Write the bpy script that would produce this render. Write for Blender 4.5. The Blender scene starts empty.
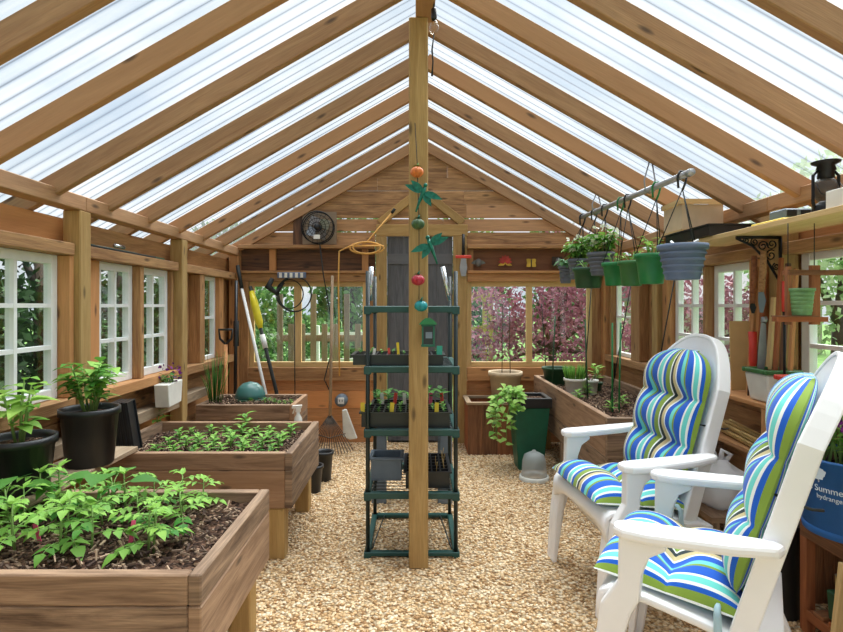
import bpy, math, random
from mathutils import Vector, Matrix
R = random.Random(11)
D = 1.1          # depth factor (focal length against the measured depths)
S = 0.9          # overall size
CH = 1.317       # eye height before scaling
C = bpy.context.scene.collection
PI = math.pi
V = Vector
ORD = ['first', 'second', 'third', 'fourth', 'fifth', 'sixth', 'seventh', 'eighth', 'ninth', 'tenth', 'eleventh',
       'twelfth', 'thirteenth', 'fourteenth', 'fifteenth', 'sixteenth']

def at(x, y, z=0.0):
    return V((x, y * D, z))

def W(px, py, y):
    return V(((px - 415) * y / 500, y * D, CH - (py - 306) * y / 500))

def lin(c):
    return tuple((v / 255 / 12.92 if v / 255 <= .04045 else ((v / 255 + .055) / 1.055) ** 2.4) for v in c) + (1.0,)

# ------------------------------------------------------------------ materials
def nodes(name):
    m = bpy.data.materials.new(name)
    m.use_nodes = True
    nt = m.node_tree
    nt.nodes.clear()
    out = nt.nodes.new('ShaderNodeOutputMaterial')
    def N(t, **kw):
        n = nt.nodes.new(t)
        for k, v in kw.items():
            if k in n.inputs:
                n.inputs[k].default_value = v
            else:
                setattr(n, k, v)
        return n
    def L(a, b):
        nt.links.new(a, b)
    return m, N, L, out

def mixc(N, L, fac, a, b, blend='MIX'):
    n = N('ShaderNodeMix', data_type='RGBA', blend_type=blend)
    for sock, val in ((n.inputs[0], fac), (n.inputs[6], a), (n.inputs[7], b)):
        if isinstance(val, (int, float, tuple)):
            sock.default_value = val
        else:
            L(val, sock)
    return n.outputs[2]

def ramp(N, L, src, stops, interp='LINEAR'):
    r = N('ShaderNodeValToRGB')
    r.color_ramp.interpolation = interp
    e = r.color_ramp.elements
    while len(e) < len(stops):
        e.new(0.5)
    for el, (p, c) in zip(e, stops):
        el.position = p
        el.color = c if len(c) == 4 else tuple(c) + (1,)
    L(src, r.inputs[0])
    return r.outputs[0]

def g(v):
    return (v, v, v, 1)

def wood(name, light, dark, red=None, knots=.5, rough=.7, contrast=1.0, vary=.45, streak=.35):
    m, N, L, out = nodes(name)
    uv = N('ShaderNodeUVMap')
    att = N('ShaderNodeAttribute', attribute_name='tint')
    mp = N('ShaderNodeMapping'); L(uv.outputs[0], mp.inputs[0]); mp.inputs['Scale'].default_value = (1.1, 11, 1)
    n1 = N('ShaderNodeTexNoise', Scale=2.2, Detail=5.0, Roughness=.6, Distortion=.9); L(mp.outputs[0], n1.inputs['Vector'])
    mp2 = N('ShaderNodeMapping'); L(uv.outputs[0], mp2.inputs[0]); mp2.inputs['Scale'].default_value = (4, 120, 1)
    n2 = N('ShaderNodeTexNoise', Scale=2.0, Detail=3.0); L(mp2.outputs[0], n2.inputs['Vector'])
    lo, hi = .5 - .28 / contrast, .5 + .25 / contrast
    c = ramp(N, L, n1.outputs[0], [(max(lo, 0), lin(dark)), (min(hi, 1), lin(light))])
    gr = ramp(N, L, n2.outputs[0], [(.3, g(1 - streak)), (.62, g(1.0))])
    c = mixc(N, L, 1.0, c, gr, 'MULTIPLY')
    if red:
        c = mixc(N, L, ramp(N, L, att.outputs['Fac'], [(.45, g(0)), (1, g(.75))]), c, lin(red), 'MIX') if vary else c
    mp3 = N('ShaderNodeMapping'); L(uv.outputs[0], mp3.inputs[0]); mp3.inputs['Scale'].default_value = (1.7, 5.5, 1)
    vo = N('ShaderNodeTexVoronoi', voronoi_dimensions='2D', Scale=1.0, Randomness=1.0); L(mp3.outputs[0], vo.inputs['Vector'])
    k = ramp(N, L, vo.outputs['Distance'], [(.022, g(knots)), (.05, g(knots * .55)), (.075, g(0))])
    c = mixc(N, L, k, c, lin(tuple(int(v * .5) for v in dark)))
    tv = ramp(N, L, att.outputs['Fac'], [(0, g(1 - vary)), (1, g(1.0))])
    c = mixc(N, L, 1.0, c, tv, 'MULTIPLY')
    b = N('ShaderNodeBsdfPrincipled', Roughness=rough)
    L(c, b.inputs['Base Color'])
    bp = N('ShaderNodeBump', Strength=.25, Distance=.004); L(n2.outputs[0], bp.inputs['Height']); L(bp.outputs[0], b.inputs['Normal'])
    L(b.outputs[0], out.inputs[0])
    return m

def plain(name, col, rough=.5, metal=0.0, var=.12, scale=14, bump=.0, spec=.5, tint=None):
    m, N, L, out = nodes(name)
    tc = N('ShaderNodeTexCoord')
    n = N('ShaderNodeTexNoise', Scale=float(scale), Detail=4.0); L(tc.outputs['Object'], n.inputs['Vector'])
    c = lin(col)
    lo = tuple(v * (1 - var) for v in c[:3]) + (1,)
    hi = tuple(min(1, v * (1 + var)) for v in c[:3]) + (1,)
    cc = ramp(N, L, n.outputs[0], [(.3, lo), (.7, hi)])
    if tint:
        a = N('ShaderNodeAttribute', attribute_name='tint')
        cc = mixc(N, L, a.outputs['Fac'], cc, lin(tint))
    b = N('ShaderNodeBsdfPrincipled', Roughness=rough, Metallic=metal)
    b.inputs['Specular IOR Level'].default_value = spec
    L(cc, b.inputs['Base Color'])
    if bump:
        bp = N('ShaderNodeBump', Strength=bump, Distance=.01); L(n.outputs[0], bp.inputs['Height']); L(bp.outputs[0], b.inputs['Normal'])
    L(b.outputs[0], out.inputs[0])
    return m

def leafmat(name, a, b_, trans=.3):
    m, N, L, out = nodes(name)
    att = N('ShaderNodeAttribute', attribute_name='tint')
    c = mixc(N, L, att.outputs['Fac'], lin(a), lin(b_))
    p = N('ShaderNodeBsdfPrincipled', Roughness=.55)
    p.inputs['Specular IOR Level'].default_value = .3
    L(c, p.inputs['Base Color'])
    t = N('ShaderNodeBsdfTranslucent'); L(c, t.inputs[0])
    mx = N('ShaderNodeMixShader', Fac=trans) if False else N('ShaderNodeMixShader')
    mx.inputs[0].default_value = trans
    L(p.outputs[0], mx.inputs[1]); L(t.outputs[0], mx.inputs[2]); L(mx.outputs[0], out.inputs[0])
    return m

def glassmat(name, tint=(.96, .98, .97), refl=.05):
    m, N, L, out = nodes(name)
    t = N('ShaderNodeBsdfTransparent'); t.inputs[0].default_value = tint + (1,)
    gl = N('ShaderNodeBsdfGlossy', Roughness=.03)
    lw = N('ShaderNodeLayerWeight', Blend=.5)
    pw = N('ShaderNodeMath', operation='POWER'); pw.inputs[1].default_value = 4.0; L(lw.outputs['Facing'], pw.inputs[0])
    ma = N('ShaderNodeMath', operation='MULTIPLY_ADD'); ma.inputs[1].default_value = .45; ma.inputs[2].default_value = refl; L(pw.outputs[0], ma.inputs[0])
    mx = N('ShaderNodeMixShader')
    L(ma.outputs[0], mx.inputs[0])
    L(t.outputs[0], mx.inputs[1]); L(gl.outputs[0], mx.inputs[2]); L(mx.outputs[0], out.inputs[0])
    return m

def roofmat():
    m, N, L, out = nodes('clear_corrugated_sheet')
    lw = N('ShaderNodeLayerWeight', Blend=.5)
    geo = N('ShaderNodeTexCoord')
    mp = N('ShaderNodeMapping'); L(geo.outputs['Object'], mp.inputs[0]); mp.inputs['Scale'].default_value = (.5, 6, .5)
    n = N('ShaderNodeTexNoise', Scale=1.3, Detail=4.0); L(mp.outputs[0], n.inputs['Vector'])
    dirt = ramp(N, L, n.outputs[0], [(.35, lin((196, 212, 224))), (.62, lin((247, 250, 252)))])
    edge = ramp(N, L, lw.outputs['Facing'], [(.25, g(1)), (.6, lin((206, 214, 224))), (.92, lin((120, 130, 142)))])
    tcol = mixc(N, L, 1.0, dirt, edge, 'MULTIPLY')
    t = N('ShaderNodeBsdfTransparent'); L(tcol, t.inputs[0])
    tr = N('ShaderNodeBsdfTranslucent'); tr.inputs[0].default_value = (.85, .88, .9, 1)
    gl = N('ShaderNodeBsdfGlossy', Roughness=.15)
    m1 = N('ShaderNodeMixShader'); m1.inputs[0].default_value = .10
    L(t.outputs[0], m1.inputs[1]); L(tr.outputs[0], m1.inputs[2])
    m2 = N('ShaderNodeMixShader'); m2.inputs[0].default_value = .04
    L(m1.outputs[0], m2.inputs[1]); L(gl.outputs[0], m2.inputs[2])
    L(m2.outputs[0], out.inputs[0])
    return m

def gravelmat(name, pebble=False):
    m, N, L, out = nodes(name)
    b = N('ShaderNodeBsdfPrincipled', Roughness=.85)
    b.inputs['Specular IOR Level'].default_value = .2
    stops = [(.0, lin((150, 112, 74))), (.25, lin((205, 168, 122))), (.6, lin((228, 198, 156))), (1, lin((246, 228, 198)))]
    if pebble:
        a = N('ShaderNodeAttribute', attribute_name='tint')
        c = ramp(N, L, a.outputs['Fac'], stops)
        L(c, b.inputs['Base Color'])
    else:
        tc = N('ShaderNodeTexCoord')
        v = N('ShaderNodeTexVoronoi', Scale=62.0); L(tc.outputs['Object'], v.inputs['Vector'])
        sep = N('ShaderNodeSeparateColor'); L(v.outputs['Color'], sep.inputs[0])
        c = ramp(N, L, sep.outputs[0], stops)
        d = ramp(N, L, v.outputs['Distance'], [(.35, g(1)), (.75, g(.5))])
        n = N('ShaderNodeTexNoise', Scale=1.6, Detail=3.0); L(tc.outputs['Object'], n.inputs['Vector'])
        c = mixc(N, L, 1.0, c, d, 'MULTIPLY')
        L(c, b.inputs['Base Color'])
        bp = N('ShaderNodeBump', Strength=.9, Distance=.012, invert=True); L(v.outputs['Distance'], bp.inputs['Height']); L(bp.outputs[0], b.inputs['Normal'])
    L(b.outputs[0], out.inputs[0])
    return m

def soilmat():
    m, N, L, out = nodes('soil')
    tc = N('ShaderNodeTexCoord')
    v = N('ShaderNodeTexVoronoi', Scale=70.0); L(tc.outputs['Object'], v.inputs['Vector'])
    sep = N('ShaderNodeSeparateColor'); L(v.outputs['Color'], sep.inputs[0])
    c = ramp(N, L, sep.outputs[1], [(0, lin((38, 26, 21))), (.55, lin((84, 62, 50))), (.85, lin((122, 92, 74))), (1, lin((176, 148, 124)))])
    b = N('ShaderNodeBsdfPrincipled', Roughness=.9)
    b.inputs['Specular IOR Level'].default_value = .15
    L(c, b.inputs['Base Color'])
    bp = N('ShaderNodeBump', Strength=1.0, Distance=.02, invert=True); L(v.outputs['Distance'], bp.inputs['Height']); L(bp.outputs[0], b.inputs['Normal'])
    L(b.outputs[0], out.inputs[0])
    return m

def grassmat():
    m, N, L, out = nodes('lawn_grass')
    tc = N('ShaderNodeTexCoord')
    n = N('ShaderNodeTexNoise', Scale=3.0, Detail=8.0, Roughness=.7); L(tc.outputs['Object'], n.inputs['Vector'])
    c = ramp(N, L, n.outputs[0], [(.3, lin((58, 92, 40))), (.55, lin((96, 138, 62))), (.75, lin((140, 168, 96)))])
    b = N('ShaderNodeBsdfPrincipled', Roughness=.9)
    L(c, b.inputs['Base Color'])
    L(b.outputs[0], out.inputs[0])
    return m

def stripemat():
    m, N, L, out = nodes('striped_cushion_fabric')
    uv = N('ShaderNodeUVMap')
    sp = N('ShaderNodeSeparateXYZ'); L(uv.outputs[0], sp.inputs[0])
    mu = N('ShaderNodeMath', operation='MULTIPLY'); mu.inputs[1].default_value = 1 / .30; L(sp.outputs[0], mu.inputs[0])
    fr = N('ShaderNodeMath', operation='FRACT'); L(mu.outputs[0], fr.inputs[0])
    B, Wt, A, G_, T, K = (24, 92, 196), (240, 244, 240), (112, 214, 204), (132, 160, 62), (206, 190, 142), (44, 56, 58)
    seq = [(.17, B), (.04, Wt), (.10, A), (.05, Wt), (.07, B), (.12, G_), (.03, Wt), (.06, K), (.07, T), (.03, Wt), (.12, B), (.09, A), (.05, G_)]
    tot = sum(a for a, _ in seq)
    stops, p = [], 0
    for w, c in seq:
        stops.append((p / tot, lin(c))); p += w
    c = ramp(N, L, fr.outputs[0], stops, 'CONSTANT')
    n = N('ShaderNodeTexNoise', Scale=900.0, Detail=1.0); L(uv.outputs[0], n.inputs['Vector'])
    c = mixc(N, L, 1.0, c, ramp(N, L, n.outputs[0], [(.2, g(.86)), (.7, g(1))]), 'MULTIPLY')
    b = N('ShaderNodeBsdfPrincipled', Roughness=.8)
    b.inputs['Specular IOR Level'].default_value = .25
    b.inputs['Sheen Weight'].default_value = .15
    L(c, b.inputs['Base Color']); L(b.outputs[0], out.inputs[0])
    return m

M = dict(
    rafter=wood('rafter_lumber', (196, 153, 110), (160, 115, 77), (184, 134, 90), knots=.85, vary=.15, streak=.22),
    cedar=wood('wall_lumber', (222, 172, 116), (160, 110, 68), (204, 142, 86), knots=.8, vary=.3, contrast=1.3),
    gable=wood('gable_boards', (232, 182, 128), (152, 110, 74), (200, 156, 118), knots=.7, vary=.3, contrast=1.5),
    orange=wood('lower_back_boards', (244, 180, 120), (208, 138, 84), (236, 162, 98), knots=.5, vary=.25),
    dark=wood('rough_dark_board', (150, 104, 70), (84, 56, 42), (126, 80, 52), knots=.8, vary=.35, contrast=1.6),
    treated=wood('treated_post_lumber', (205, 172, 112), (164, 126, 70), (190, 150, 90), knots=.8, vary=.2, streak=.22),
    bed=wood('weathered_bed_lumber', (186, 154, 124), (106, 80, 60), (164, 124, 90), knots=.7, vary=.2, contrast=1.5),
    bedtop=wood('pale_bed_lumber', (200, 178, 148), (150, 122, 96), (170, 140, 106), knots=.4, vary=.2),
    redwood=wood('planter_cedar', (186, 126, 82), (112, 66, 38), (176, 96, 52), knots=.5, vary=.4, contrast=1.5),
    pine=wood('pale_pine', (236, 206, 150), (206, 168, 108), (222, 184, 126), knots=.3, vary=.15, streak=.15),
    greywood=wood('grey_door_planks', (122, 124, 128), (84, 86, 92), (104, 104, 108), knots=.2, vary=.25),
    fence=wood('outdoor_fence_wood', (176, 160, 140), (128, 112, 96), (150, 128, 104), knots=.4, vary=.3),
    pergola=wood('yellow_pergola_wood', (214, 196, 110), (180, 156, 76), None, knots=.2, vary=.2),
    bark=wood('tree_bark', (104, 90, 76), (62, 52, 44), None, knots=.2),
    white=plain('white_window_paint', (232, 234, 232), .5, var=.05),
    resin=plain('white_resin', (244, 244, 246), .38, var=.03, scale=6),
    whiteplastic=plain('white_plastic', (232, 230, 222), .45, var=.06),
    black=plain('black_plastic', (26, 28, 31), .38, var=.2),
    blackmetal=plain('black_iron', (20, 20, 22), .45, metal=.4, var=.2),
    pipe=plain('galvanised_pipe', (176, 178, 180), .35, metal=.6, var=.08),
    chrome=plain('chrome_tube', (205, 210, 214), .2, metal=.9, var=.05),
    rack=plain('dark_green_plastic', (18, 70, 66), .42, var=.15),
    racktube=plain('dark_green_tube', (22, 38, 38), .35, var=.1),
    greypl=plain('blue_grey_plastic', (110, 124, 138), .5, var=.1),
    bluepot=plain('slate_blue_plastic', (98, 114, 142), .45, var=.1),
    greypot=plain('grey_plastic', (98, 104, 118), .5, var=.1),
    greenpot=plain('bright_green_plastic', (30, 122, 66), .4, var=.12),
    midgreen=plain('mid_green_plastic', (54, 112, 58), .45, var=.12),
    dgreen=plain('deep_green_plastic', (12, 92, 70), .4, var=.12),
    darkpot=plain('dark_green_pot', (34, 78, 50), .45, var=.15),
    mintpot=plain('mint_green_ceramic', (108, 150, 100), .5, var=.15, scale=40, bump=.3),
    tanpot=plain('tan_ceramic', (206, 184, 152), .6, var=.08),
    redpl=plain('red_plastic', (216, 62, 48), .4, var=.1),
    orangep=plain('orange_glaze', (216, 118, 50), .4, var=.25, scale=40),
    greenp=plain('dark_green_glaze', (62, 92, 52), .4, var=.3, scale=40),
    redp=plain('crimson_glaze', (176, 38, 58), .3, var=.25, scale=40),
    tealp=plain('teal_glaze', (22, 140, 146), .3, var=.25, scale=40),
    fly=plain('dark_teal_metal', (14, 104, 84), .35, metal=.3, var=.4, scale=60),
    soil=soilmat(),
    chip=plain('mulch_chips', (60, 42, 34), .9, var=.3, tint=(196, 168, 140)),
    gravel=gravelmat('crushed_tan_gravel'),
    pebble=gravelmat('tan_pebbles', True),
    lawn=grassmat(),
    glass=glassmat('window_glass'),
    clear=glassmat('clear_plastic', (.93, .95, .96)),
    roof=roofmat(),
    stripe=stripemat(),
    leaf=leafmat('bright_leaf', (62, 128, 44), (150, 198, 88)),
    leafd=leafmat('deep_leaf', (40, 96, 40), (104, 160, 68)),
    leafl=leafmat('lime_leaf', (110, 170, 60), (178, 214, 110)),
    leafb=leafmat('blue_green_leaf', (74, 130, 84), (158, 200, 140)),
    stem=plain('plant_stem', (126, 160, 84), .6),
    hedge=leafmat('hedge_leaf', (18, 40, 22), (66, 104, 56), .2),
    tree=leafmat('tree_leaf', (44, 84, 44), (120, 164, 96), .3),
    paletree=leafmat('pale_tree_leaf', (110, 150, 90), (206, 220, 180), .3),
    maple=leafmat('maple_leaf', (104, 54, 72), (184, 126, 146), .3),
    flower=leafmat('white_petal', (236, 236, 220), (250, 250, 244), .2),
    purple=leafmat('purple_petal', (70, 16, 84), (140, 48, 140), .2),
    pinktag=plain('pink_plastic', (232, 84, 132), .5),
    yellowtag=plain('yellow_plastic', (236, 208, 50), .5),
    whitetag=plain('white_tag', (236, 236, 232), .5),
    tealtag=plain('teal_plastic', (60, 180, 160), .5),
    yellow=plain('yellow_enamel', (222, 208, 40), .4),
    cord=plain('orange_cord', (226, 172, 92), .6),
    brown=plain('cardboard', (212, 176, 118), .8, var=.06),
    bamboo=plain('bamboo', (206, 172, 108), .6, var=.2),
    steel=plain('tool_steel', (150, 154, 158), .35, metal=.7),
    grip=plain('purple_grip', (84, 70, 150), .5),
    bluefab=plain('blue_planter_plastic', (28, 92, 158), .45, var=.06),
    print=plain('white_print', (226, 236, 244), .5, var=.02),
    bag=None, roofgrey=plain('grey_roof', (120, 118, 124), .8), housewall=plain('house_wall', (188, 178, 168), .8),
    rope=plain('dark_cord', (30, 34, 32), .7), tie=plain('pale_blue_ribbon', (176, 206, 216), .7),
    frost=None,
    bulb=glassmat('bulb_glass', (.95, .93, .88)), pewter=plain('pewter', (112, 112, 108), .5, metal=.5),
    rust=plain('rusty_metal', (176, 58, 48), .6, var=.25), gold=plain('yellow_metal', (206, 170, 60), .6, var=.25),
    hoop=plain('teal_dome', (62, 112, 108), .35, var=.1), shade=plain('foggy_white', (214, 216, 210), .5),
)
def bagmat(tr=.3, col=(236, 236, 240)):
    m, N, L, out = nodes('white_film_bag')
    p = N('ShaderNodeBsdfPrincipled', Roughness=.4); p.inputs['Base Color'].default_value = lin(col)
    t = N('ShaderNodeBsdfTransparent')
    mx = N('ShaderNodeMixShader'); mx.inputs[0].default_value = tr
    L(p.outputs[0], mx.inputs[1]); L(t.outputs[0], mx.inputs[2]); L(mx.outputs[0], out.inputs[0])
    return m
M['bag'] = bagmat()
M['smoky'] = bagmat(.35, (52, 56, 54))
M['frost'] = bagmat(.66, (214, 222, 226))

# ------------------------------------------------------------------ mesh builder
class MB:
    def __init__(s):
        s.v = []; s.f = []; s.uv = []; s.t = []; s.sm = []; s.mi = []
    def add(s, verts, faces, uvs=None, tint=None, smooth=False, mi=0):
        o = len(s.v)
        s.v.extend([tuple(p) for p in verts])
        tint = R.random() if tint is None else tint
        for i, f in enumerate(faces):
            s.f.append(tuple(a + o for a in f))
            s.uv.append(uvs[i] if uvs else [(verts[a][0], verts[a][1]) for a in f])
            s.t.append(tint); s.sm.append(smooth); s.mi.append(mi)
        return s
    def box(s, x0, x1, y0, y1, z0, z1, mx=None, tint=None, grain=None, mi=0):
        P = [V((x, y, z)) for x in (x0, x1) for y in (y0, y1) for z in (z0, z1)]
        F = [(0, 1, 3, 2), (4, 6, 7, 5), (0, 4, 5, 1), (2, 3, 7, 6), (0, 2, 6, 4), (1, 5, 7, 3)]
        dm = (abs(x1 - x0), abs(y1 - y0), abs(z1 - z0))
        ga = grain if grain is not None else dm.index(max(dm))
        ou, ov = R.uniform(0, 40), R.uniform(0, 40)
        uvs = []
        for fi, f in enumerate(F):
            na = fi // 2
            others = [a for a in (0, 1, 2) if a != na]
            if ga in others:
                o2 = [a for a in others if a != ga][0]
                uvs.append([(P[a][ga] + ou, P[a][o2] + ov + na * .37) for a in f])
            else:
                uvs.append([(P[a][others[0]] * .3 + ou, P[a][others[1]] + ov) for a in f])
        if mx is not None:
            P = [mx @ p for p in P]
        return s.add(P, F, uvs, tint, mi=mi)
    def bx(s, x0, x1, y0, y1, z0, z1, **k):       # depths given as measured
        return s.box(x0, x1, y0 * D, y1 * D, z0, z1, **k)
    def beam(s, p0, p1, w, h, up=(0, 0, 1), tint=None, mi=0):
        p0, p1 = V(p0), V(p1)
        x = (p1 - p0); ln = x.length; x.normalize()
        y = V(up).cross(x)
        if y.length < 1e-4:
            y = V((0, 1, 0)).cross(x)
        y.normalize(); z = x.cross(y)
        mx = Matrix((x, y, z)).transposed().to_4x4(); mx.translation = p0
        return s.box(0, ln, -w / 2, w / 2, -h / 2, h / 2, mx, tint, 0, mi)
    def loft(s, rings, closed=True, caps=True, tint=None, smooth=True, uvs=None, mi=0):
        n = len(rings[0]); vs = [p for r in rings for p in r]; F = []
        UV = []
        m = n if closed else n - 1
        for i in range(len(rings) - 1):
            for j in range(m):
                a, b = i * n + j, i * n + (j + 1) % n
                F.append((a, b, b + n, a + n))
                UV.append([(j / n, i / len(rings)), ((j + 1) / n, i / len(rings)), ((j + 1) / n, (i + 1) / len(rings)), (j / n, (i + 1) / len(rings))])
        if caps and closed:
            F.append(tuple(range(n - 1, -1, -1))); UV.append([(0, 0)] * n)
            F.append(tuple(range((len(rings) - 1) * n, len(rings) * n))); UV.append([(0, 0)] * n)
        return s.add(vs, F, UV, tint, smooth, mi)
    def tube(s, pts, r, n=8, tint=None, mi=0):
        pts = [V(p) for p in pts]
        rr = r if isinstance(r, (list, tuple)) else [r] * len(pts)
        rings = []; prev = None
        for i, p in enumerate(pts):
            t = (pts[min(i + 1, len(pts) - 1)] - pts[max(i - 1, 0)]).normalized()
            if prev is None:
                a = V((0, 0, 1)) if abs(t.z) < .9 else V((1, 0, 0))
                u = a.cross(t).normalized()
            else:
                u = (prev - t * prev.dot(t)).normalized()
            prev = u; w = t.cross(u)
            rings.append([p + (u * math.cos(2 * PI * k / n) + w * math.sin(2 * PI * k / n)) * rr[i] for k in range(n)])
        return s.loft(rings, tint=tint, mi=mi)
    def lathe(s, prof, n=24, c=(0, 0, 0), mx=None, tint=None, mi=0, caps=True):
        rings = []
        for r, z in prof:
            ring = [V((math.cos(2 * PI * k / n) * max(r, 1e-4) + c[0], math.sin(2 * PI * k / n) * max(r, 1e-4) + c[1], z + c[2])) for k in range(n)]
            rings.append([mx @ p for p in ring] if mx is not None else ring)
        return s.loft(rings, tint=tint, mi=mi, caps=caps)
    def prism(s, poly, axis, a0, a1, mx=None, tint=None, mi=0):
        """poly: 2D points in the plane without `axis`; extruded from a0 to a1 along it"""
        def mk(p, a):
            q = [p[0], p[1]]; q.insert(axis, a); q = V(q)
            return mx @ q if mx is not None else q
        n = len(poly)
        vs = [mk(p, a0) for p in poly] + [mk(p, a1) for p in poly]
        F = [tuple(range(n - 1, -1, -1)), tuple(range(n, 2 * n))] + [(i, (i + 1) % n, (i + 1) % n + n, i + n) for i in range(n)]
        ou, ov = R.uniform(0, 40), R.uniform(0, 40)
        P2 = list(poly) * 2
        uvs = [[(P2[a][0] + ou, P2[a][1] + ov) for a in f] for f in F]
        return s.add(vs, F, uvs, tint, mi=mi)
    def ball(s, c, r, n=12, m=8, sc=(1, 1, 1), tint=None, mi=0):
        prof = [(math.sin(PI * i / m) * r, -math.cos(PI * i / m) * r) for i in range(m + 1)]
        rings = [[V((c[0] + sc[0] * a * math.cos(2 * PI * k / n), c[1] + sc[1] * a * math.sin(2 * PI * k / n), c[2] + sc[2] * z)) for k in range(n)] for a, z in [(max(a, 1e-4), z) for a, z in prof]]
        return s.loft(rings, tint=tint, mi=mi)
    def leaf(s, p, d, n, ln, w, fold=.25, curl=.35, segs=4, tint=None, tip=.55, mi=0):
        p, d, n = V(p), V(d).normalized(), V(n)
        sd = d.cross(n)
        if sd.length < 1e-3:
            sd = d.cross(V((.3, .8, .1)))
        sd.normalize(); n = sd.cross(d).normalized()
        vs = []
        for i in range(segs + 1):
            t = i / segs
            c = p + d * (ln * t * (1 - .25 * curl * t)) - n * (curl * ln * t * t)
            ww = w * .5 * math.sin(PI * min(1, t ** tip)) + .0004
            e = n * (fold * ww)
            vs += [c + sd * ww + e, c, c - sd * ww + e]
        F = []
        for i in range(segs):
            a = i * 3
            F += [(a, a + 1, a + 4, a + 3), (a + 1, a + 2, a + 5, a + 4)]
        return s.add(vs, F, None, tint, True, mi)
    def build(s, name, mats, parent=None, bevel=0, loc=None, seg=1, sub=0):
        me = bpy.data.meshes.new(name)
        me.from_pydata(s.v, [], s.f)
        mats = mats if isinstance(mats, (list, tuple)) else [mats]
        for m in mats:
            me.materials.append(m if not isinstance(m, str) else M[m])
        ul = me.uv_layers.new(name='UVMap')
        ul.data.foreach_set('uv', [c for f in s.uv for q in f for c in q])
        at_ = me.attributes.new('tint', 'FLOAT', 'FACE')
        at_.data.foreach_set('value', s.t)
        me.polygons.foreach_set('use_smooth', s.sm)
        me.polygons.foreach_set('material_index', s.mi)
        me.update()
        o = bpy.data.objects.new(name, me)
        C.objects.link(o)
        if parent:
            o.parent = parent
        if loc is not None:
            o.location = loc
        if bevel:
            b = o.modifiers.new('bevel', 'BEVEL'); b.width = bevel; b.segments = seg; b.limit_method = 'ANGLE'; b.angle_limit = .9
        if sub:
            b = o.modifiers.new('subdivision', 'SUBSURF'); b.levels = sub; b.render_levels = sub
        return o

def tag(o, label, cat, group=None, kind=None):
    o['label'] = label; o['category'] = cat
    if group: o['group'] = group
    if kind: o['kind'] = kind
    return o

def thing(name, label, cat, loc=(0, 0, 0), rz=0.0, group=None, kind=None):
    o = bpy.data.objects.new(name, None); C.objects.link(o)
    o.location = loc; o.rotation_euler = (0, 0, rz); o.empty_display_size = .05
    return tag(o, label, cat, group, kind)

def st(o, label, cat):
    return tag(o, label, cat, kind='structure')

def dup(root, loc, rz=0.0, label=None, group=None, sc=1.0):
    r = root.copy(); C.objects.link(r)
    r.location = loc; r.rotation_euler = (0, 0, rz); r.scale = (sc, sc, sc)
    if label: r['label'] = label
    if group: r['group'] = group
    for ch in list(root.children):
        c = ch.copy(); C.objects.link(c); c.parent = r
        for gch in ch.children:
            d = gch.copy(); C.objects.link(d); d.parent = c
    return r

def rv(a=1.0):
    return V((R.uniform(-a, a), R.uniform(-a, a), R.uniform(-a, a)))
SKY, SUN, EXPO = .72, 8.2, .57
# ================================================================== SETTING
YB = 4.84                 # measured depth of the back wall
Y0 = -0.6                 # the greenhouse runs on behind the viewpoint
XL, XR = -1.77, 1.89
RX, RZ, SL = .05, 2.83, .57
def rz_(x): return RZ - SL * abs(x - RX)

# ---- ground and floor
b = MB(); b.bx(-30, 30, -6, 60, -.10, -.03); o = b.build('lawn', 'lawn'); st(o, 'green lawn outside around the greenhouse', 'lawn')
b = MB(); b.bx(XL - .06, XR + .06, Y0, YB + .05, -.05, 0); o = b.build('floor', 'gravel'); st(o, 'crushed tan gravel floor of the greenhouse', 'floor')
import numpy as np
rs = np.random.RandomState(4)
def pebbles(n, xr, yr, r0, r1):
    base = np.array([(1, 0, 0), (-1, 0, 0), (0, 1, 0), (0, -1, 0), (0, 0, 1), (0, 0, -1)], float)
    F = np.array([(0, 2, 4), (2, 1, 4), (1, 3, 4), (3, 0, 4), (2, 0, 5), (1, 2, 5), (3, 1, 5), (0, 3, 5)])
    c = np.stack([rs.uniform(*xr, n), rs.uniform(*yr, n) * D, np.zeros(n)], 1)
    rad = rs.uniform(r0, r1, (n, 1, 1)) * rs.uniform(.5, 1.25, (n, 6, 1))
    ang = rs.uniform(0, 6.28, n)
    v = base[None] * rad * np.array([1.3, .9, .6])
    ca, sa = np.cos(ang)[:, None], np.sin(ang)[:, None]
    x = v[..., 0] * ca - v[..., 1] * sa; y = v[..., 0] * sa + v[..., 1] * ca
    v = np.stack([x, y, v[..., 2]], -1) + c[:, None]
    v[..., 2] += r0 * .35
    me = bpy.data.meshes.new('gravel')
    f = (F[None] + (np.arange(n) * 6)[:, None, None]).reshape(-1, 3)
    me.vertices.add(n * 6); me.vertices.foreach_set('co', v.reshape(-1))
    me.loops.add(len(f) * 3); me.loops.foreach_set('vertex_index', f.reshape(-1).astype(np.int32))
    me.polygons.add(len(f)); me.polygons.foreach_set('loop_start', np.arange(0, len(f) * 3, 3, dtype=np.int32))
    me.update(calc_edges=True)
    a = me.attributes.new('tint', 'FLOAT', 'FACE'); a.data.foreach_set('value', np.repeat(rs.rand(n), 8).astype(np.float32))
    me.materials.append(M['pebble'])
    return me
me = pebbles(26000, (-.95, 1.75), (1.75, YB - .05), .006, .0125)
o = bpy.data.objects.new('gravel', me); C.objects.link(o); tag(o, 'loose crushed tan gravel covering the floor', 'gravel', kind='stuff')

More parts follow.
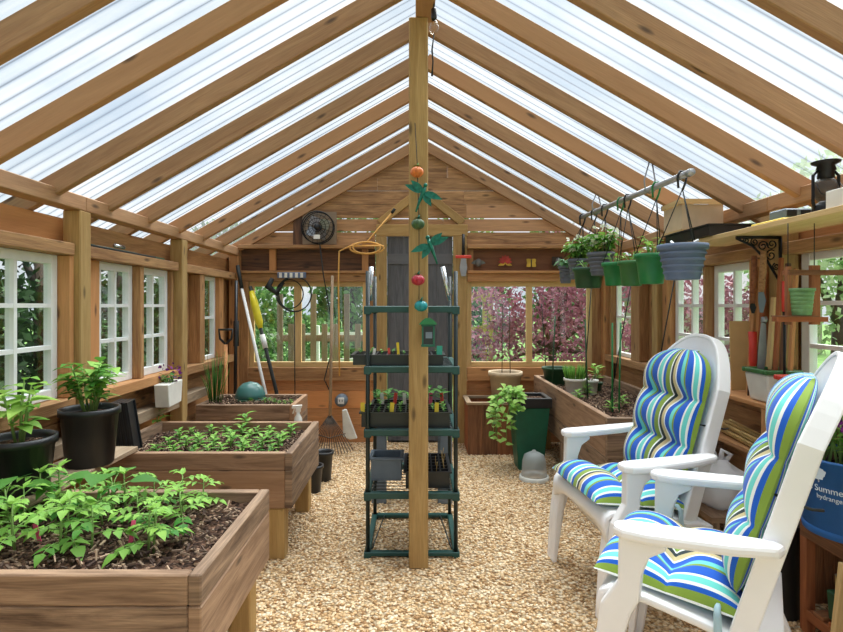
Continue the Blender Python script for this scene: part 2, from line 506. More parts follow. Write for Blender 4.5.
# ---- roof
ce = thing('ceiling', 'clear corrugated roof sheets on both slopes', 'ceiling', kind='structure')
def roof_sheet(sx):
    b = MB(); per = .076; n = int((YB + .35 - Y0) * D / per * 8)
    x_top, x_eave = RX, (XL - .2 if sx < 0 else XR + .2)
    vs = []; ys = []
    for i in range(n + 1):
        y = Y0 * D + i * per / 8
        h = .108 + .009 * math.sin(2 * PI * i / 8)
        for x in (x_top, x_eave):
            vs.append((x, y, rz_(x) + h))
    F = [(2 * i, 2 * i + 1, 2 * i + 3, 2 * i + 2) if sx > 0 else (2 * i, 2 * i + 2, 2 * i + 3, 2 * i + 1) for i in range(n)]
    b.add(vs, F, None, .5, True)
    return b.build('roof_sheet', 'roof', ce)
roof_sheet(-1); roof_sheet(1)

# ---- rafters
ys = [4.80 - .4077 * k for k in range(14)]
for sx, side in ((-1, 'left'), (1, 'right')):
    for k, y in enumerate(ys):
        xe = XL - .17 if sx < 0 else XR + .17
        b = MB()
        h = .1
        p0 = V((RX + sx * .02, 0, rz_(RX + .02) + h / 2)); p1 = V((xe, 0, rz_(xe) + h / 2))
        b.beam(p0 + V((0, y * D, 0)), p1 + V((0, y * D, 0)), .042, .092)
        o = b.build('roof_beam', 'rafter', bevel=.003)
        st(o, '%s %s rafter counted from the back gable' % (ORD[k], side) if k else '%s rafter lying against the back gable' % side, 'rafter')
b = MB(); b.bx(RX - .047, RX + .047, Y0, 2.56, 2.765, 2.90)
o = b.build('roof_beam', 'rafter', bevel=.003); st(o, 'ridge beam resting on top of the centre post', 'beam')
b = MB(); b.bx(RX - .019, RX + .019, 2.56, YB, 2.80, 2.92)
o = b.build('roof_beam', 'rafter', bevel=.003); st(o, 'thin ridge board behind the centre post', 'beam')
# eave plates
for x0, x1, side in ((XL, -1.68, 'left'), (1.80, XR, 'right')):
    b = MB()
    for a0, a1 in ((Y0, 2.555), (2.557, YB)):
        b.bx(x0, x1, a0, a1, 1.80, 1.875)
    o = b.build('roof_beam', 'rafter', bevel=.004); st(o, 'long eave plate on the posts of the %s wall' % side, 'beam')

# ---- centre post
b = MB(); b.bx(-.031, .066, 2.50, 2.59, 0, 2.765, tint=.4)
o = b.build('pillar', 'treated', bevel=.006); st(o, 'square treated centre post in the gravel aisle', 'post')

# ---- side walls
def sidewall(side, xi, xo, posts, studs, fills, windows_sill):
    """xi: inner face of the boards, xo: outer face"""
    s = 1 if xo > xi else -1
    b = MB(); x0, x1 = min(xi, xo), max(xi, xo)
    z = 0
    for hh in (.15, .15, .14, .15, .14, .11):
        for a0, a1 in ((Y0, 1.9), (1.905, YB)):
            b.bx(x0, x1, a0, a1, z, z + hh - .004)
        z += hh
    for a0, a1 in ((Y0, 2.56), (2.563, YB)):
        b.bx(x0, x1, a0, a1, 1.63, 1.765)
    for a0, a1 in fills:
        n = max(1, round((a1 - a0) * D / .14)); w = (a1 - a0) / n
        for i in range(n):
            b.bx(x0, x1, a0 + i * w, a0 + (i + 1) * w - .003, .836, 1.628)
    wall = b.build('wall_' + side, 'cedar'); st(wall, 'board wall of the greenhouse on the %s' % side, 'wall')
    ins = lambda t: (xi, xi - s * t) if s > 0 else (xi, xi + t)
    for a0, a1, t in studs:
        q = MB(); u = sorted(ins(t)); q.bx(u[0], u[1], a0, a1, .862, 1.568); q.build('stud', 'cedar', wall, bevel=.003)
    for z0, z1, t, nm, a0, a1 in ((1.57, 1.63, .1, 'head_rail', Y0, 2.5), (1.57, 1.63, .1, 'head_rail', 2.61, 3.6), (1.57, 1.63, .1, 'head_rail', 3.71, YB),
                          (.80, .86, .105, 'sill_rail', Y0, 2.5), (.80, .86, .105, 'sill_rail', 2.61, 3.6), (.80, .86, .105, 'sill_rail', 3.71, YB)):
        q = MB(); u = sorted(ins(t)); q.bx(u[0], u[1], a0, a1, z0, z1, grain=1); q.build(nm, 'cedar', wall, bevel=.003)
    q = MB(); u = sorted(ins(.1)); q.bx(u[0], u[1], Y0, 4.1 if s < 0 else 2.8, .585, .655, grain=1); q.build('girt', 'bedtop' if s < 0 else 'cedar', wall, bevel=.003)
    return wall
LP = (2.51, 3.61, 1.41, .31); RP = (2.46, 3.72, 1.3, .2)
sidewall('left', -1.80, -1.83, LP, [(2.478, 2.508, .09), (2.62, 2.775, .05), (3.135, 3.175, .08), (3.58, 3.605, .06), (3.72, 3.78, .06), (3.98, 4.07, .09), (4.43, 4.52, .07), (1.86, 1.95, .08)],
         [(Y0, 1.22), (1.78, 1.95), (2.48, 2.775), (3.58, 4.07), (4.43, YB)], .86)
sidewall('right', 1.91, 1.94, RP, [(2.64, 2.74, .08), (3.155, 3.18, .08), (3.63, 3.70, .08), (3.85, 3.93, .05), (4.08, 4.24, .08), (4.69, 4.73, .07)],
         [(Y0, 1.1), (2.45, 2.75), (3.63, 4.25), (4.69, YB)], .86)
for xs, ps, side in (((XL, -1.68), LP, 'left'), ((1.80, XR), RP, 'right')):
    for i, y in enumerate(ps):
        b = MB(); b.bx(xs[0], xs[1], y, y + .085, 0, 1.80, tint=.3)
        o = b.build('pillar', 'treated', bevel=.005)
        st(o, ['square treated post between the windows of the %s wall, nearer of the two in view',
               'square treated post in the %s wall nearer the back gable',
               'square treated post of the %s wall, next to the viewer',
               'square treated post of the %s wall, beside the entrance'][i] % side, 'post')
    b = MB(); b.bx(xs[0], xs[1], YB - .09, YB, 0, 1.80, tint=.7)
    o = b.build('pillar', 'cedar', bevel=.005); st(o, '%s corner post against the back gable wall' % side, 'post')

# ---- windows in the side walls
wn = [0]
def sash(x, y0, y1, z0, z1, cols, rows, label, mat='white', axis='y', stile=.045, mun=.02, th=.04):
    wn[0] += 1
    fr = MB()
    def bar(a0, a1, b0, b1, m, k=1.0):
        t_ = th * k / 2
        if axis == 'y': m.box(x - t_, x + t_, a0, a1, b0, b1)
        else: m.box(a0, a1, x - t_, x + t_, b0, b1)
    bar(y0, y0 + stile, z0, z1, fr); bar(y1 - stile, y1, z0, z1, fr)
    bar(y0 + stile, y1 - stile, z0, z0 + stile * 1.1, fr); bar(y0 + stile, y1 - stile, z1 - stile, z1, fr)
    o = fr.build('window_%d' % wn[0], mat, bevel=.002); st(o, label, 'window')
    gy0, gy1, gz0, gz1 = y0 + stile, y1 - stile, z0 + stile * 1.1, z1 - stile
    mu = MB()
    for i in range(1, cols):
        c = gy0 + (gy1 - gy0) * i / cols; bar(c - mun / 2, c + mun / 2, gz0, gz1, mu)
    for i in range(1, rows):
        c = gz0 + (gz1 - gz0) * i / rows; bar(gy0, gy1, c - mun / 2, c + mun / 2, mu, .9)
    if cols * rows > 1: mu.build('muntins', mat, o)
    gl = MB()
    if axis == 'y': gl.box(x - .002, x + .002, gy0, gy1, gz0, gz1)
    else: gl.box(gy0, gy1, x - .002, x + .002, gz0, gz1)
    gl.build('pane', 'glass', o)
    return o
sash(-1.79, 1.955 * D, 2.475 * D, .862, 1.568, 2, 3, 'large white six-pane sash nearest on the left wall')
sash(-1.79, 2.78 * D, 3.13 * D, .862, 1.568, 2, 3, 'nearer white sash of the pair on the left wall')
sash(-1.79, 3.18 * D, 3.575 * D, .862, 1.568, 2, 3, 'farther white sash of the pair on the left wall')
sash(-1.79, 4.07 * D, 4.43 * D, .862, 1.568, 1, 2, 'two-pane window in the left wall by the back corner', stile=.03)
sash(-1.79, 1.22 * D, 1.78 * D, .862, 1.568, 2, 3, 'white sash beside the viewer in the left wall')
sash(1.905, 1.6 * D, 2.44 * D, .862, 1.59, 2, 3, 'wide white window in the right wall beside the leaning stakes', stile=.055)
sash(1.905, 2.755 * D, 3.15 * D, .862, 1.568, 2, 3, 'white six-pane sash behind the farther white chair')
sash(1.905, 3.18 * D, 3.62 * D, .862, 1.568, 2, 3, 'white sash below the slate blue hanging basket')
sash(1.905, 4.25 * D, 4.685 * D, .862, 1.568, 1, 2, 'narrow two-pane window in the right wall by the back corner', stile=.03)

# ---- back gable wall
yb = YB * D
b = MB()
for x0, x1 in ((XL - .06, -.385), (.50, XR + .06)):      # boards below the sill
    z = 0
    for hh in (.16, .17, .17, .10):
        b.box(x0, x1, yb, yb + .03, z, z + hh - .004); z += hh
lowb = b
gab = MB()
zr = [(1.895, 2.03, 0), (2.042, 2.158, .0), (2.170, 2.30, 0), (2.304, 2.43, 0), (2.436, 2.555, 0), (2.557, 2.68, 0), (2.682, 2.83, 0)]
def clipx(x, z):   # keep inside the roof line
    half = (RZ + .1 - z) / SL
    return max(RX - half, min(RX + half, x))
for z0, z1, _ in zr:
    L0, R0 = XL - .06, XR + .06
    spans = [(L0, -.385), (.50, R0)] if z1 < 2.06 else [(L0, R.uniform(-.6, .6)), (None, R0)]
    if spans[1][0] is None: spans[1] = (spans[0][1] + .002, R0)
    for x0, x1 in spans:
        q = [(clipx(x0, z0), z0), (clipx(x1, z0), z0), (clipx(x1, z1), z1), (clipx(x0, z1), z1)]
        if q[1][0] - q[0][0] > .03:
            gab.prism(q, 1, yb, yb + .025)
wb = gab.build('wall_back', 'gable'); st(wb, 'board gable wall at the far end', 'wall')
lowb.build('lower_boards', 'orange', wb)
q = MB()
for x0, x1 in ((XL - .06, -.385), (.50, XR + .06)): q.box(x0, x1, yb, yb + .02, 1.63, 1.89)
q.build('frieze_board', 'dark', wb)
for x0, x1 in ((XL + .09, -.385), (.50, 1.80)):
    for z0, z1, t, nm in ((1.865, 1.9, .1, 'upper_ledge'), (1.55, 1.63, .05, 'head_rail'), (1.63, 1.655, .08, 'lower_ledge'), (.60, .727, .05, 'sill_rail')):
        q = MB(); q.box(x0, x1, yb - t, yb - .001, z0, z1); q.build(nm, 'cedar', wb, bevel=.003)
for x in (-1.37, -.48, .53, 1.74):          # short uprights on the gable
    q = MB(); q.box(x - .03, x + .03, yb - .04, yb - .001, 1.656, 1.864); q.build('stud', 'cedar', wb)
q = MB(); q.box(-1.17, -1.08, yb - .045, yb - .001, 1.9, 2.27, tint=.1); q.build('stud', 'dark', wb)
for x in (-1.70,):
    q = MB(); q.box(x, x + .10, yb - .06, yb - .001, .1, 1.55); q.build('stud', 'cedar', wb)
sash(yb + .01, -1.60, -.46, .727, 1.55, 1, 1, 'wide clear window left of the door in the back wall', 'pine', 'x', stile=.045)
q = MB(); q.box(-1.17, -1.10, yb - .008, yb + .028, .775, 1.505); q.build('mullion', 'pine', bpy.data.objects['window_10'])
sash(yb + .01, .50, 1.71, .727, 1.55, 2, 1, 'two-light window right of the door showing a red maple', 'pine', 'x', stile=.045, mun=.055)
for x0, x1 in ((XL - .06, -1.60), (-.46, -.385), (1.71, XR + .06)):
    q = MB(); q.box(x0, x1, yb, yb + .02, .60, 1.63); q.build('upright_board', 'cedar', wb)
# door
dr = MB()
for i in range(4):
    dr.box(-.268 + i * .158, -.268 + (i + 1) * .158 - .002, yb - .02, yb + .015, .02, 1.985)
d = dr.build('door_1', 'greywood'); st(d, 'grey plank door in the middle of the back wall', 'door')
q = MB(); q.box(-.267, .363, yb + .016, yb + .028, .0, 1.985); q.build('backing_panel', 'greywood', d)
q = MB()
for z in (.25, 1.72): q.box(-.266, .362, yb - .034, yb - .021, z, z + .1)
q.build('cross_batten', 'greywood', d)
for x0, x1, side in ((-.375, -.27, 'left'), (.366, .495, 'right')):
    q = MB(); q.box(x0, x1, yb - .06, yb - .002, 0, 1.985); o = q.build('trim_%d' % (1 if side == 'left' else 2), 'treated', bevel=.004); st(o, '%s jamb post of the back door' % side, 'trim')
q = MB(); q.box(-.375, .505, yb - .06, yb - .002, 1.987, 2.10); o = q.build('trim_3', 'treated', bevel=.004); st(o, 'header board over the back door', 'trim')
for sx, side in ((-1, 'left'), (1, 'right')):
    q = MB(); q.beam((.06 + sx * .40, yb - .03, 2.115), (.06 + sx * .04, yb - .03, 2.40), .055, .075)
    o = q.build('trim_%d' % (4 if sx < 0 else 5), 'treated', bevel=.003); st(o, '%s diagonal brace above the back door' % side, 'trim')
# ================================================================== OUTSIDE
def leafblob(b, c, r, n, size, asp=.6, shell=.55, squash=(1, 1, 1)):
    c = V(c)
    for _ in range(n):
        d = rv().normalized()
        k = r * (shell + (1 - shell) * R.random() ** .6)
        p = c + V((d.x * k * squash[0], d.y * k * squash[1], d.z * k * squash[2]))
        if p.z < 0.02: continue
        a = (d * .6 + rv(.8) + V((0, 0, .1))).normalized()
        n_ = rv().normalized()
        s = a.cross(n_)
        if s.length < .1: continue
        s.normalize()
        L_ = size * R.uniform(.7, 1.35); w = L_ * asp * .5
        b.add([p, p + a * L_ * .5 + s * w, p + a * L_, p + a * L_ * .5 - s * w], [(0, 1, 2, 3)], None, min(1, max(0, R.gauss(.45, .25))))

def tree(name, label, cat, loc, blobs, n, size, mat, trunk_r=.06, trunk_h=1.0, asp=.6, group=None):
    t = thing(name, label, cat, loc, group=group)
    b = MB()
    tot = sum(q[1] ** 2 for q in blobs)
    for c, r in blobs: leafblob(b, c, r, int(n * r * r / tot), size, asp)
    b.build('foliage', mat, t)
    k = MB(); top = max(q[0][2] for q in blobs)
    k.tube([(0, 0, 0), (.02, .03, trunk_h * .5), (0, 0, trunk_h)], [trunk_r * 1.3, trunk_r, trunk_r * .7])
    for c, r in blobs:
        k.tube([(0, 0, trunk_h * .8), V(c) * .7 + V((0, 0, .3 * trunk_h)), c], [trunk_r * .6, trunk_r * .4, trunk_r * .15], 6)
    k.build('trunk', 'bark', t)
    return t
def ring_blobs(w, h, n, r0, r1, z0=.3):
    return [((R.uniform(-w, w), R.uniform(-w * .6, w * .6), R.uniform(z0, h)), R.uniform(r0, r1)) for _ in range(n)]

names = ['dark evergreen shrub behind the nearest left window', 'dark evergreen shrub behind the window pair on the left', 'dark evergreen shrub outside the left wall, farther along than the window pair',
         'dark evergreen shrub outside the left wall beside the viewer',
         'dark evergreen shrub outside, seen through the farther sash of the left pair', 'dark evergreen shrub outside, last of the row beyond the left wall']
for i, y in enumerate((1.9, 2.95, 4.0, .9, 5.1, 6.3)):
    tree('evergreen_shrub', names[i], 'shrub', at(-3.0, y, -.03), [((0, 0, .45), .5), ((.1, -.2, .95), .5), ((0, .2, 1.2), .5), ((-.1, -.1, 1.65), .42), ((.05, .2, .6), .5)], 4600, .075, 'hedge', .06, 1.8)
# behind the back wall
tree('maple_tree', 'red maple filling the window right of the back door', 'tree', at(1.75, 6.4, -.03), [((0, 0, .8), .75), ((-.55, .1, .6), .6), ((.5, 0, 1.1), .7), ((-.2, .1, 1.5), .7), ((.8, .2, .6), .6), ((-.8, .1, 1.15), .5), ((.3, 0, 1.8), .6)], 7500, .075, 'maple', .06, 1.0, .45)
tree('maple_tree', 'red maple outside behind the right wall windows', 'tree', at(3.75, 6.6, -.03), [((0, 0, .9), .75), ((-.6, .2, .6), .6), ((.5, -.3, 1.0), .6), ((.1, .1, 1.35), .5)], 4500, .08, 'maple', .06, 1.0, .45)
for i, (x, y, h, lab) in enumerate(((-4.3, 11.5, 2.4, 'leafy green tree at the far left behind the white rail fence'), (-1.5, 12, 2.9, 'tall green tree rising behind the picket fence'),
                                    (1.3, 13, 2.8, 'green tree far behind the yellow pergola'), (4.4, 15, 3.2, 'green tree far behind the red maple'))):
    tree('leafy_tree', lab, 'tree', at(x, y, -.03), [((R.uniform(-.45, .45), R.uniform(-.4, .4), z), R.uniform(.75, .95)) for z in (.7, 1.1, 1.6, 2.1, h)], 3400, .16, 'tree', .1, 1.6)
tree('leafy_shrub', 'wide green shrub on the lawn behind the white rail fence', 'shrub', at(-3.1, 9.3, -.03), [((-.7, 0, .6), .6), ((0, .1, .9), .7), ((.7, 0, .7), .65), ((1.3, .1, .6), .55), ((.4, .2, 1.3), .5)], 3000, .12, 'tree', .05, .7)
tree('leafy_shrub', 'bright green shrub on the lawn just outside the back window', 'shrub', at(-2.3, 6.5, -.03), [((0, 0, .45), .42), ((.35, .1, .7), .36), ((-.3, .1, .85), .4)], 2200, .07, 'tree', .03, .5)
tree('leafy_tree', 'pale leafy tree outside the wide right window', 'tree', at(5.0, 5.9, -.03), [((0, 0, 1.5), .8), ((.5, .3, 2.0), .8), ((-.5, 0, 2.1), .7), ((.2, .1, 2.6), .7)], 3000, .1, 'paletree', .08, 1.4)
tree('leafy_tree', 'green tree far across the lawn on the right', 'tree', at(10.5, 9.5, -.03), [((0, 0, 1.2), 1.0), ((1.0, .3, 1.4), 1.1), ((-1.0, 0, 1.2), 1.0), ((.2, .1, 1.8), .9)], 2600, .15, 'tree', .1, 1.2)
# white rail fence, picket fence, pergola
t = thing('rail_fence', 'white two-rail fence crossing the lawn behind the back wall', 'fence', at(-2.4, 7.6, -.03))
for z in (.45, .85):
    b = MB(); b.beam((-1.4, 0, z), (1.9, .1, z + .07), .03, .07); b.build('rail', 'white', t)
for x in (-1.4, -.2, .9, 1.88):
    b = MB(); b.box(x - .04, x + .04, -.02, .08, -.02, 1.05); b.build('post', 'white', t)
t = thing('picket_fence', 'tall weathered picket fence behind the back window', 'fence', at(-1.15, 6.3, -.03))
for i in range(9):
    x = -.55 + i * .14; h = 1.5 if i % 3 == 0 else 1.12
    b = MB(); b.box(x - .035, x + .035, -.015, .015, -.02, h); b.build('picket', 'fence', t)
for z in (.35, .9):
    b = MB(); b.box(-.6, .62, .016, .05, z, z + .08); b.build('rail', 'fence', t)
t = thing('pergola', 'yellow wooden pergola outside the window right of the door', 'pergola', at(1.0, 8.6, -.03))
for x in (-.35, .3):
    for y in (0, .8):
        b = MB(); b.box(x - .04, x + .04, y - .04, y + .04, -.02, 1.45); b.build('post', 'pergola', t)
for y in (0, .8):
    b = MB(); b.box(-.5, .5, y - .03, y + .03, 1.45, 1.54); b.build('beam', 'pergola', t)
for i in range(6):
    x = -.42 + i * .17
    b = MB(); b.beam((x, -.2, 1.56), (x + .02, 1.0, 1.56), .035, .06); b.build('rafter', 'pergola', t)
b = MB(); b.beam((-.35, 0, .9), (.3, 0, 1.0), .03, .06); b.build('rail', 'pergola', t)
t = thing('house', 'far house with a grey roof beyond the right windows', 'house', at(9.2, 14, -.03))
b = MB(); b.box(-2.2, 2.2, 0, 3, -.02, 1.55); b.build('wall', 'housewall', t)
b = MB(); b.prism([(-.4, 1.5), (3.4, 1.5), (1.5, 2.3)], 0, -2.5, 2.5); b.build('roof', 'roofgrey', t)
for x in (-1.2, .8):
    b = MB(); b.box(x - .3, x + .3, -.02, .0, .6, 1.2); b.build('window', 'greypl', t)

# ================================================================== CAMERA, LIGHT
cam = bpy.data.cameras.new('camera'); co = bpy.data.objects.new('camera', cam); C.objects.link(co)
co.location = (0, 0, CH * S); co.rotation_euler = (PI / 2, 0, 0)
cam.sensor_width = 36; cam.lens = 550 / 843 * 36
cam.shift_x = (421.5 - 415) / 843; cam.shift_y = -(316 - 306) / 843
cam.clip_start = .02; cam.clip_end = 300
bpy.context.scene.camera = co
w = bpy.data.worlds.new('overcast_sky'); bpy.context.scene.world = w; w.use_nodes = True
nt = w.node_tree; nt.nodes.clear()
def wN(t, **kw):
    n = nt.nodes.new(t)
    for k, v in kw.items():
        if k in n.inputs: n.inputs[k].default_value = v
        else: setattr(n, k, v)
    return n
tc = wN('ShaderNodeTexCoord')
mp = wN('ShaderNodeMapping'); mp.inputs['Scale'].default_value = (1.5, 1.5, 2.5); nt.links.new(tc.outputs['Generated'], mp.inputs[0])
ns = wN('ShaderNodeTexNoise', Scale=2.2, Detail=5.0, Roughness=.55); nt.links.new(mp.outputs[0], ns.inputs['Vector'])
rp = wN('ShaderNodeValToRGB'); e = rp.color_ramp.elements
e[0].position = .36; e[0].color = lin((208, 222, 238)); e[1].position = .56; e[1].color = lin((246, 248, 250))
nt.links.new(ns.outputs[0], rp.inputs[0])
bg = wN('ShaderNodeBackground', Strength=SKY); nt.links.new(rp.outputs[0], bg.inputs[0])
wo = wN('ShaderNodeOutputWorld'); nt.links.new(bg.outputs[0], wo.inputs[0])
sl = bpy.data.lights.new('fill_sun', 'SUN'); so = bpy.data.objects.new('fill_sun', sl); C.objects.link(so)  # soft sun added to brighten the interior without brightening the overcast sky
sl.energy = SUN; sl.angle = math.radians(70); sl.color = (1, .965, .9)
so.rotation_euler = (math.radians(-22), math.radians(14), 0)     # high, a little behind the viewer
sc = bpy.context.scene
sc.view_settings.view_transform = 'Standard'; sc.view_settings.look = 'None'
sc.view_settings.exposure = EXPO; sc.view_settings.gamma = 1.0
try: sc.view_settings.use_curve_mapping = False
except Exception: pass

# overall size
def finish():
    for o in list(bpy.context.scene.objects):
        if o.parent is None and o.type in ('MESH', 'EMPTY', 'FONT', 'CURVE'):
            o.location = o.location * S; o.scale = o.scale * S
# ================================================================== RAISED BEDS
def soil_part(parent, x0, x1, y0, y1, z, chips, amp=.014):
    nx, ny = max(8, int((x1 - x0) / .035)), max(8, int((y1 - y0) / .035))
    vs = []; F = []
    for j in range(ny + 1):
        for i in range(nx + 1):
            x = x0 + (x1 - x0) * i / nx; y = y0 + (y1 - y0) * j / ny
            vs.append((x, y, z + amp * (math.sin(x * 17 + y * 9) * math.cos(y * 21 - x * 5)) + R.uniform(-amp, amp) * .6))
    for j in range(ny):
        for i in range(nx):
            a = j * (nx + 1) + i
            F.append((a, a + 1, a + nx + 2, a + nx + 1))
    n = len(vs)   # a shallow block of soil
    vs += [(x0, y0, z - .08), (x1, y0, z - .08), (x1, y1, z - .08), (x0, y1, z - .08)]
    F.append((n, n + 3, n + 2, n + 1))
    b = MB(); b.add(vs, F, None, .5, True); b.build('soil', 'soil', parent)
    b = MB()
    for _ in range(chips):
        p = V((R.uniform(x0 + .02, x1 - .02), R.uniform(y0 + .02, y1 - .02), z + amp * .9))
        a = V((R.uniform(-1, 1), R.uniform(-1, 1), R.uniform(-.3, .5))).normalized()
        b.beam(p, p + a * R.uniform(.012, .034), R.uniform(.004, .009), R.uniform(.003, .006), (.1, .2, 1), tint=R.random() ** 2.2)
    o = b.build('mulch', 'chip', parent); o['kind'] = 'stuff'

def bed(label, x0, x1, y0, y1, zt, boards, legs_x, zsoil, chips, lefttrim=True):
    """y in measured depth; boards = heights from the top down"""
    Y0_, Y1_ = y0 * D, y1 * D
    t = thing('raised_bed', label, 'raised bed', (x1, Y0_, 0), group='raised wooden garden beds')
    sx = lambda v: v - x1
    ln = Y1_ - Y0_; wd = x1 - x0
    z = zt; th = .038
    for i, h in enumerate(boards):
        m = 'bedtop' if False else 'bed'
        b = MB(); b.box(-wd, -th - .001, 0, th, z - h, z - .002 * (i > 0)); b.build('front_board', m, t, bevel=.004)
        b = MB(); b.box(-wd, -th - .001, ln - th, ln, z - h, z - .002 * (i > 0)); b.build('back_board', m, t, bevel=.004)
        b = MB(); b.box(-th, 0, .0, ln, z - h, z - .002 * (i > 0)); b.build('side_board', m, t, bevel=.004)
        b = MB(); b.box(-wd, -wd + th, th, ln - th, z - h, z - .002 * (i > 0)); b.build('side_board', m, t, bevel=.004)
        z -= h
    b = MB(); b.box(-wd + th + .001, -th - .001, th + .001, ln - th - .001, z, z + .025, tint=.2); b.build('bottom_panel', 'bed', t)
    for lx, ly in legs_x:
        b = MB(); b.box(lx, lx + .089, ly, ly + .089, 0, z - .001, tint=.6); b.build('leg', 'treated', t, bevel=.005)
    soil_part(t, -wd + th, -th, th, ln - th, zsoil, chips)
    return t
near = bed('raised wooden bed nearest the viewer, full of tall tomato seedlings', -1.69, -.606, 1.416, 2.082, .555, (.089, .20), [(-.13, .03), (-.13, .60), (-1.0, .03), (-1.0, .60)], .505, 900)
mid = bed('raised wooden bed in the middle of the left row, with rows of small seedlings', -1.69, -.637, 2.59, 3.31, .555, (.089, .20), [(-.13, .005), (-.13, .66), (-1.0, .03), (-1.0, .66)], .49, 700)
back = bed('raised wooden bed by the tools in the left back corner, with a clump of chives', -1.69, -.93, 3.85, 4.33, .555, (.12, .17), [(-.12, .03), (-.12, .40), (-.72, .03), (-.72, .40)], .53, 420)
right = bed('long raised bed along the right wall with stakes and white pots', 1.12, 1.80, 2.91, 4.72, .665, (.24, .15), [(-.64, .03), (-.10, .05), (-.64, 1.85), (-.64, 1.0)], .60, 700)
# right bed: legs on the aisle side
for ly in (.05, 1.0, 1.85):
    b = MB(); b.box(-.675, -.60, ly, ly + .08, 0, .27, tint=.2); b.build('leg', 'bed', right, bevel=.004)

# ---- plants growing in the beds
def stemmed(name, label, cat, loc, kind, h, group=None, rz=0):
    """kind: tomato / small / broad / sprout"""
    t = thing(name, label, cat, loc, rz, group)
    s_, f = MB(), MB()
    lean = V((R.uniform(-.12, .12), R.uniform(-.12, .12), 1)) * h
    pts = [V((0, 0, -.01)), lean * .5 + rv(.008), lean]
    s_.tube(pts, [.005, .004, .0025], 6)
    if kind == 'tomato':
        n = 7
        for i in range(n):
            k = .25 + .75 * i / (n - 1)
            p = lean * k
            a = i * 2.4 + R.uniform(-.4, .4)
            d = V((math.cos(a), math.sin(a), .55 - .25 * (1 - k)))
            ln = h * R.uniform(.6, .85) * (1.1 - .45 * k)
            q = [p + d.normalized() * ln * u - V((0, 0, .35 * ln * u * u)) for u in (0, .35, .7, 1)]
            s_.tube(q, [.0024, .002, .0016, .001], 5)
            tt = R.random()
            for u, sz in ((.4, .38), (.7, .42)):
                c = q[0].lerp(q[3], u); c.z = (q[1].z if u < .5 else q[2].z)
                dn = (q[3] - q[0]).normalized(); sd = dn.cross(V((0, 0, 1))).normalized()
                for sg in (-1, 1):
                    f.leaf(c, dn * .6 + sd * sg, (0, 0, 1), ln * sz, ln * sz * .62, .2, .3, 3, min(1, max(0, tt + R.uniform(-.25, .25))))
            f.leaf(q[3] - (q[3] - q[2]) * .3, (q[3] - q[2]), (0, 0, 1), ln * .5, ln * .33, .2, .3, 4, tt)
        for i in range(3):
            a = R.uniform(0, 6.28)
            f.leaf(lean, (math.cos(a), math.sin(a), .9), (0, 0, 1), h * .28, h * .14, .3, .2, 3, .9)
    elif kind == 'broad':
        for i in range(4):
            a = i * 1.7 + R.uniform(-.4, .4)
            d = V((math.cos(a), math.sin(a), .8)).normalized()
            p = lean * (.6 + .1 * i); e = p + d * h * .45
            s_.tube([p, p.lerp(e, .5) + V((0, 0, .01)), e], [.003, .0025, .002], 5)
            f.leaf(e, (d.x, d.y, .12), (0, 0, 1), h * .68, h * .62, .15, .25, 5, R.uniform(.1, .8), tip=.62)
    elif kind == 'small':
        for i in range(9):
            k = .3 + .7 * i / 8; a = i * 2.4 + R.uniform(-.3, .3)
            L_ = h * R.uniform(.75, 1.05) * (1.25 - .55 * k)
            f.leaf(lean * k, (math.cos(a), math.sin(a), .35 + .5 * k), (0, 0, 1), L_, L_ * .46, .25, .4, 4, R.random())
    s_.build('stem', 'stem', t)
    f.build('foliage', {'tomato': 'leaf', 'small': 'leaf', 'broad': 'leafd'}[kind] if name != 'pepper_seedling' else 'leaf', t)
    return t

def soil_at(px, py, zs):
    y = 500 * (CH - zs) / (py - 306)
    return W(px, py, y)
cnt = {}
def rowlabel(row, i, n, what, where):
    return '%s in the %s row of %s, %s from the left' % (what, row, where, ORD[i]) if n > 1 else '%s in the %s row of %s' % (what, row, where)
protos_t = []
rows = [('front', 1.67, 8), ('middle', 1.81, 8), ('back', 1.955, 8)]
for ri, (nm, y, n) in enumerate(rows):
    for i in range(n):
        x = -1.52 + (1.52 - .76) * (i + .5) / n + R.uniform(-.03, .03) - (.02 if ri else .06)
        loc = at(x, y + R.uniform(-.03, .03), .50)
        if ri == 0 and min(abs(x + .96), abs(x + 1.27)) < .05: x += .075
        loc = at(x, loc.y / D, .50)
        lab = rowlabel(nm, i, n, 'tomato seedling', 'the nearest bed')
        if len(protos_t) < 5:
            o = stemmed('tomato_seedling', lab, 'seedling', loc, 'tomato', .165, 'tomato seedlings in the nearest bed', R.uniform(0, 6))
            protos_t.append(o)
        else:
            o = dup(R.choice(protos_t), loc, R.uniform(0, 6), lab, sc=R.uniform(.72, 1.12))
stemmed('squash_seedling', 'broad-leaved squash seedling rising among the nearest tomato seedlings', 'seedling', at(-1.14, 1.89, .50), 'broad', .17)
stemmed('squash_seedling', 'broad-leaved squash seedling at the left edge of the nearest bed', 'seedling', at(-1.50, 1.84, .50), 'broad', .165)
protos = []
rows = [('front', 2.76, 8), ('second', 2.88, 8), ('third', 3.02, 7), ('back', 3.17, 7)]
for ri, (nm, y, n) in enumerate(rows):
    for i in range(n):
        x = -1.46 + (1.46 - .75) * (i + .5) / n + R.uniform(-.02, .02)
        loc = at(x, y + R.uniform(-.015, .015), .487)
        lab = rowlabel(nm, i, n, 'small serrated seedling', 'the middle bed')
        if len(protos) < 4:
            o = stemmed('pepper_seedling', lab, 'seedling', loc, 'small', .06, 'small seedlings in the middle bed', R.uniform(0, 6)); protos.append(o)
        else:
            dup(protos[R.randrange(4)], loc, R.uniform(0, 6), lab, sc=R.uniform(.8, 1.35))
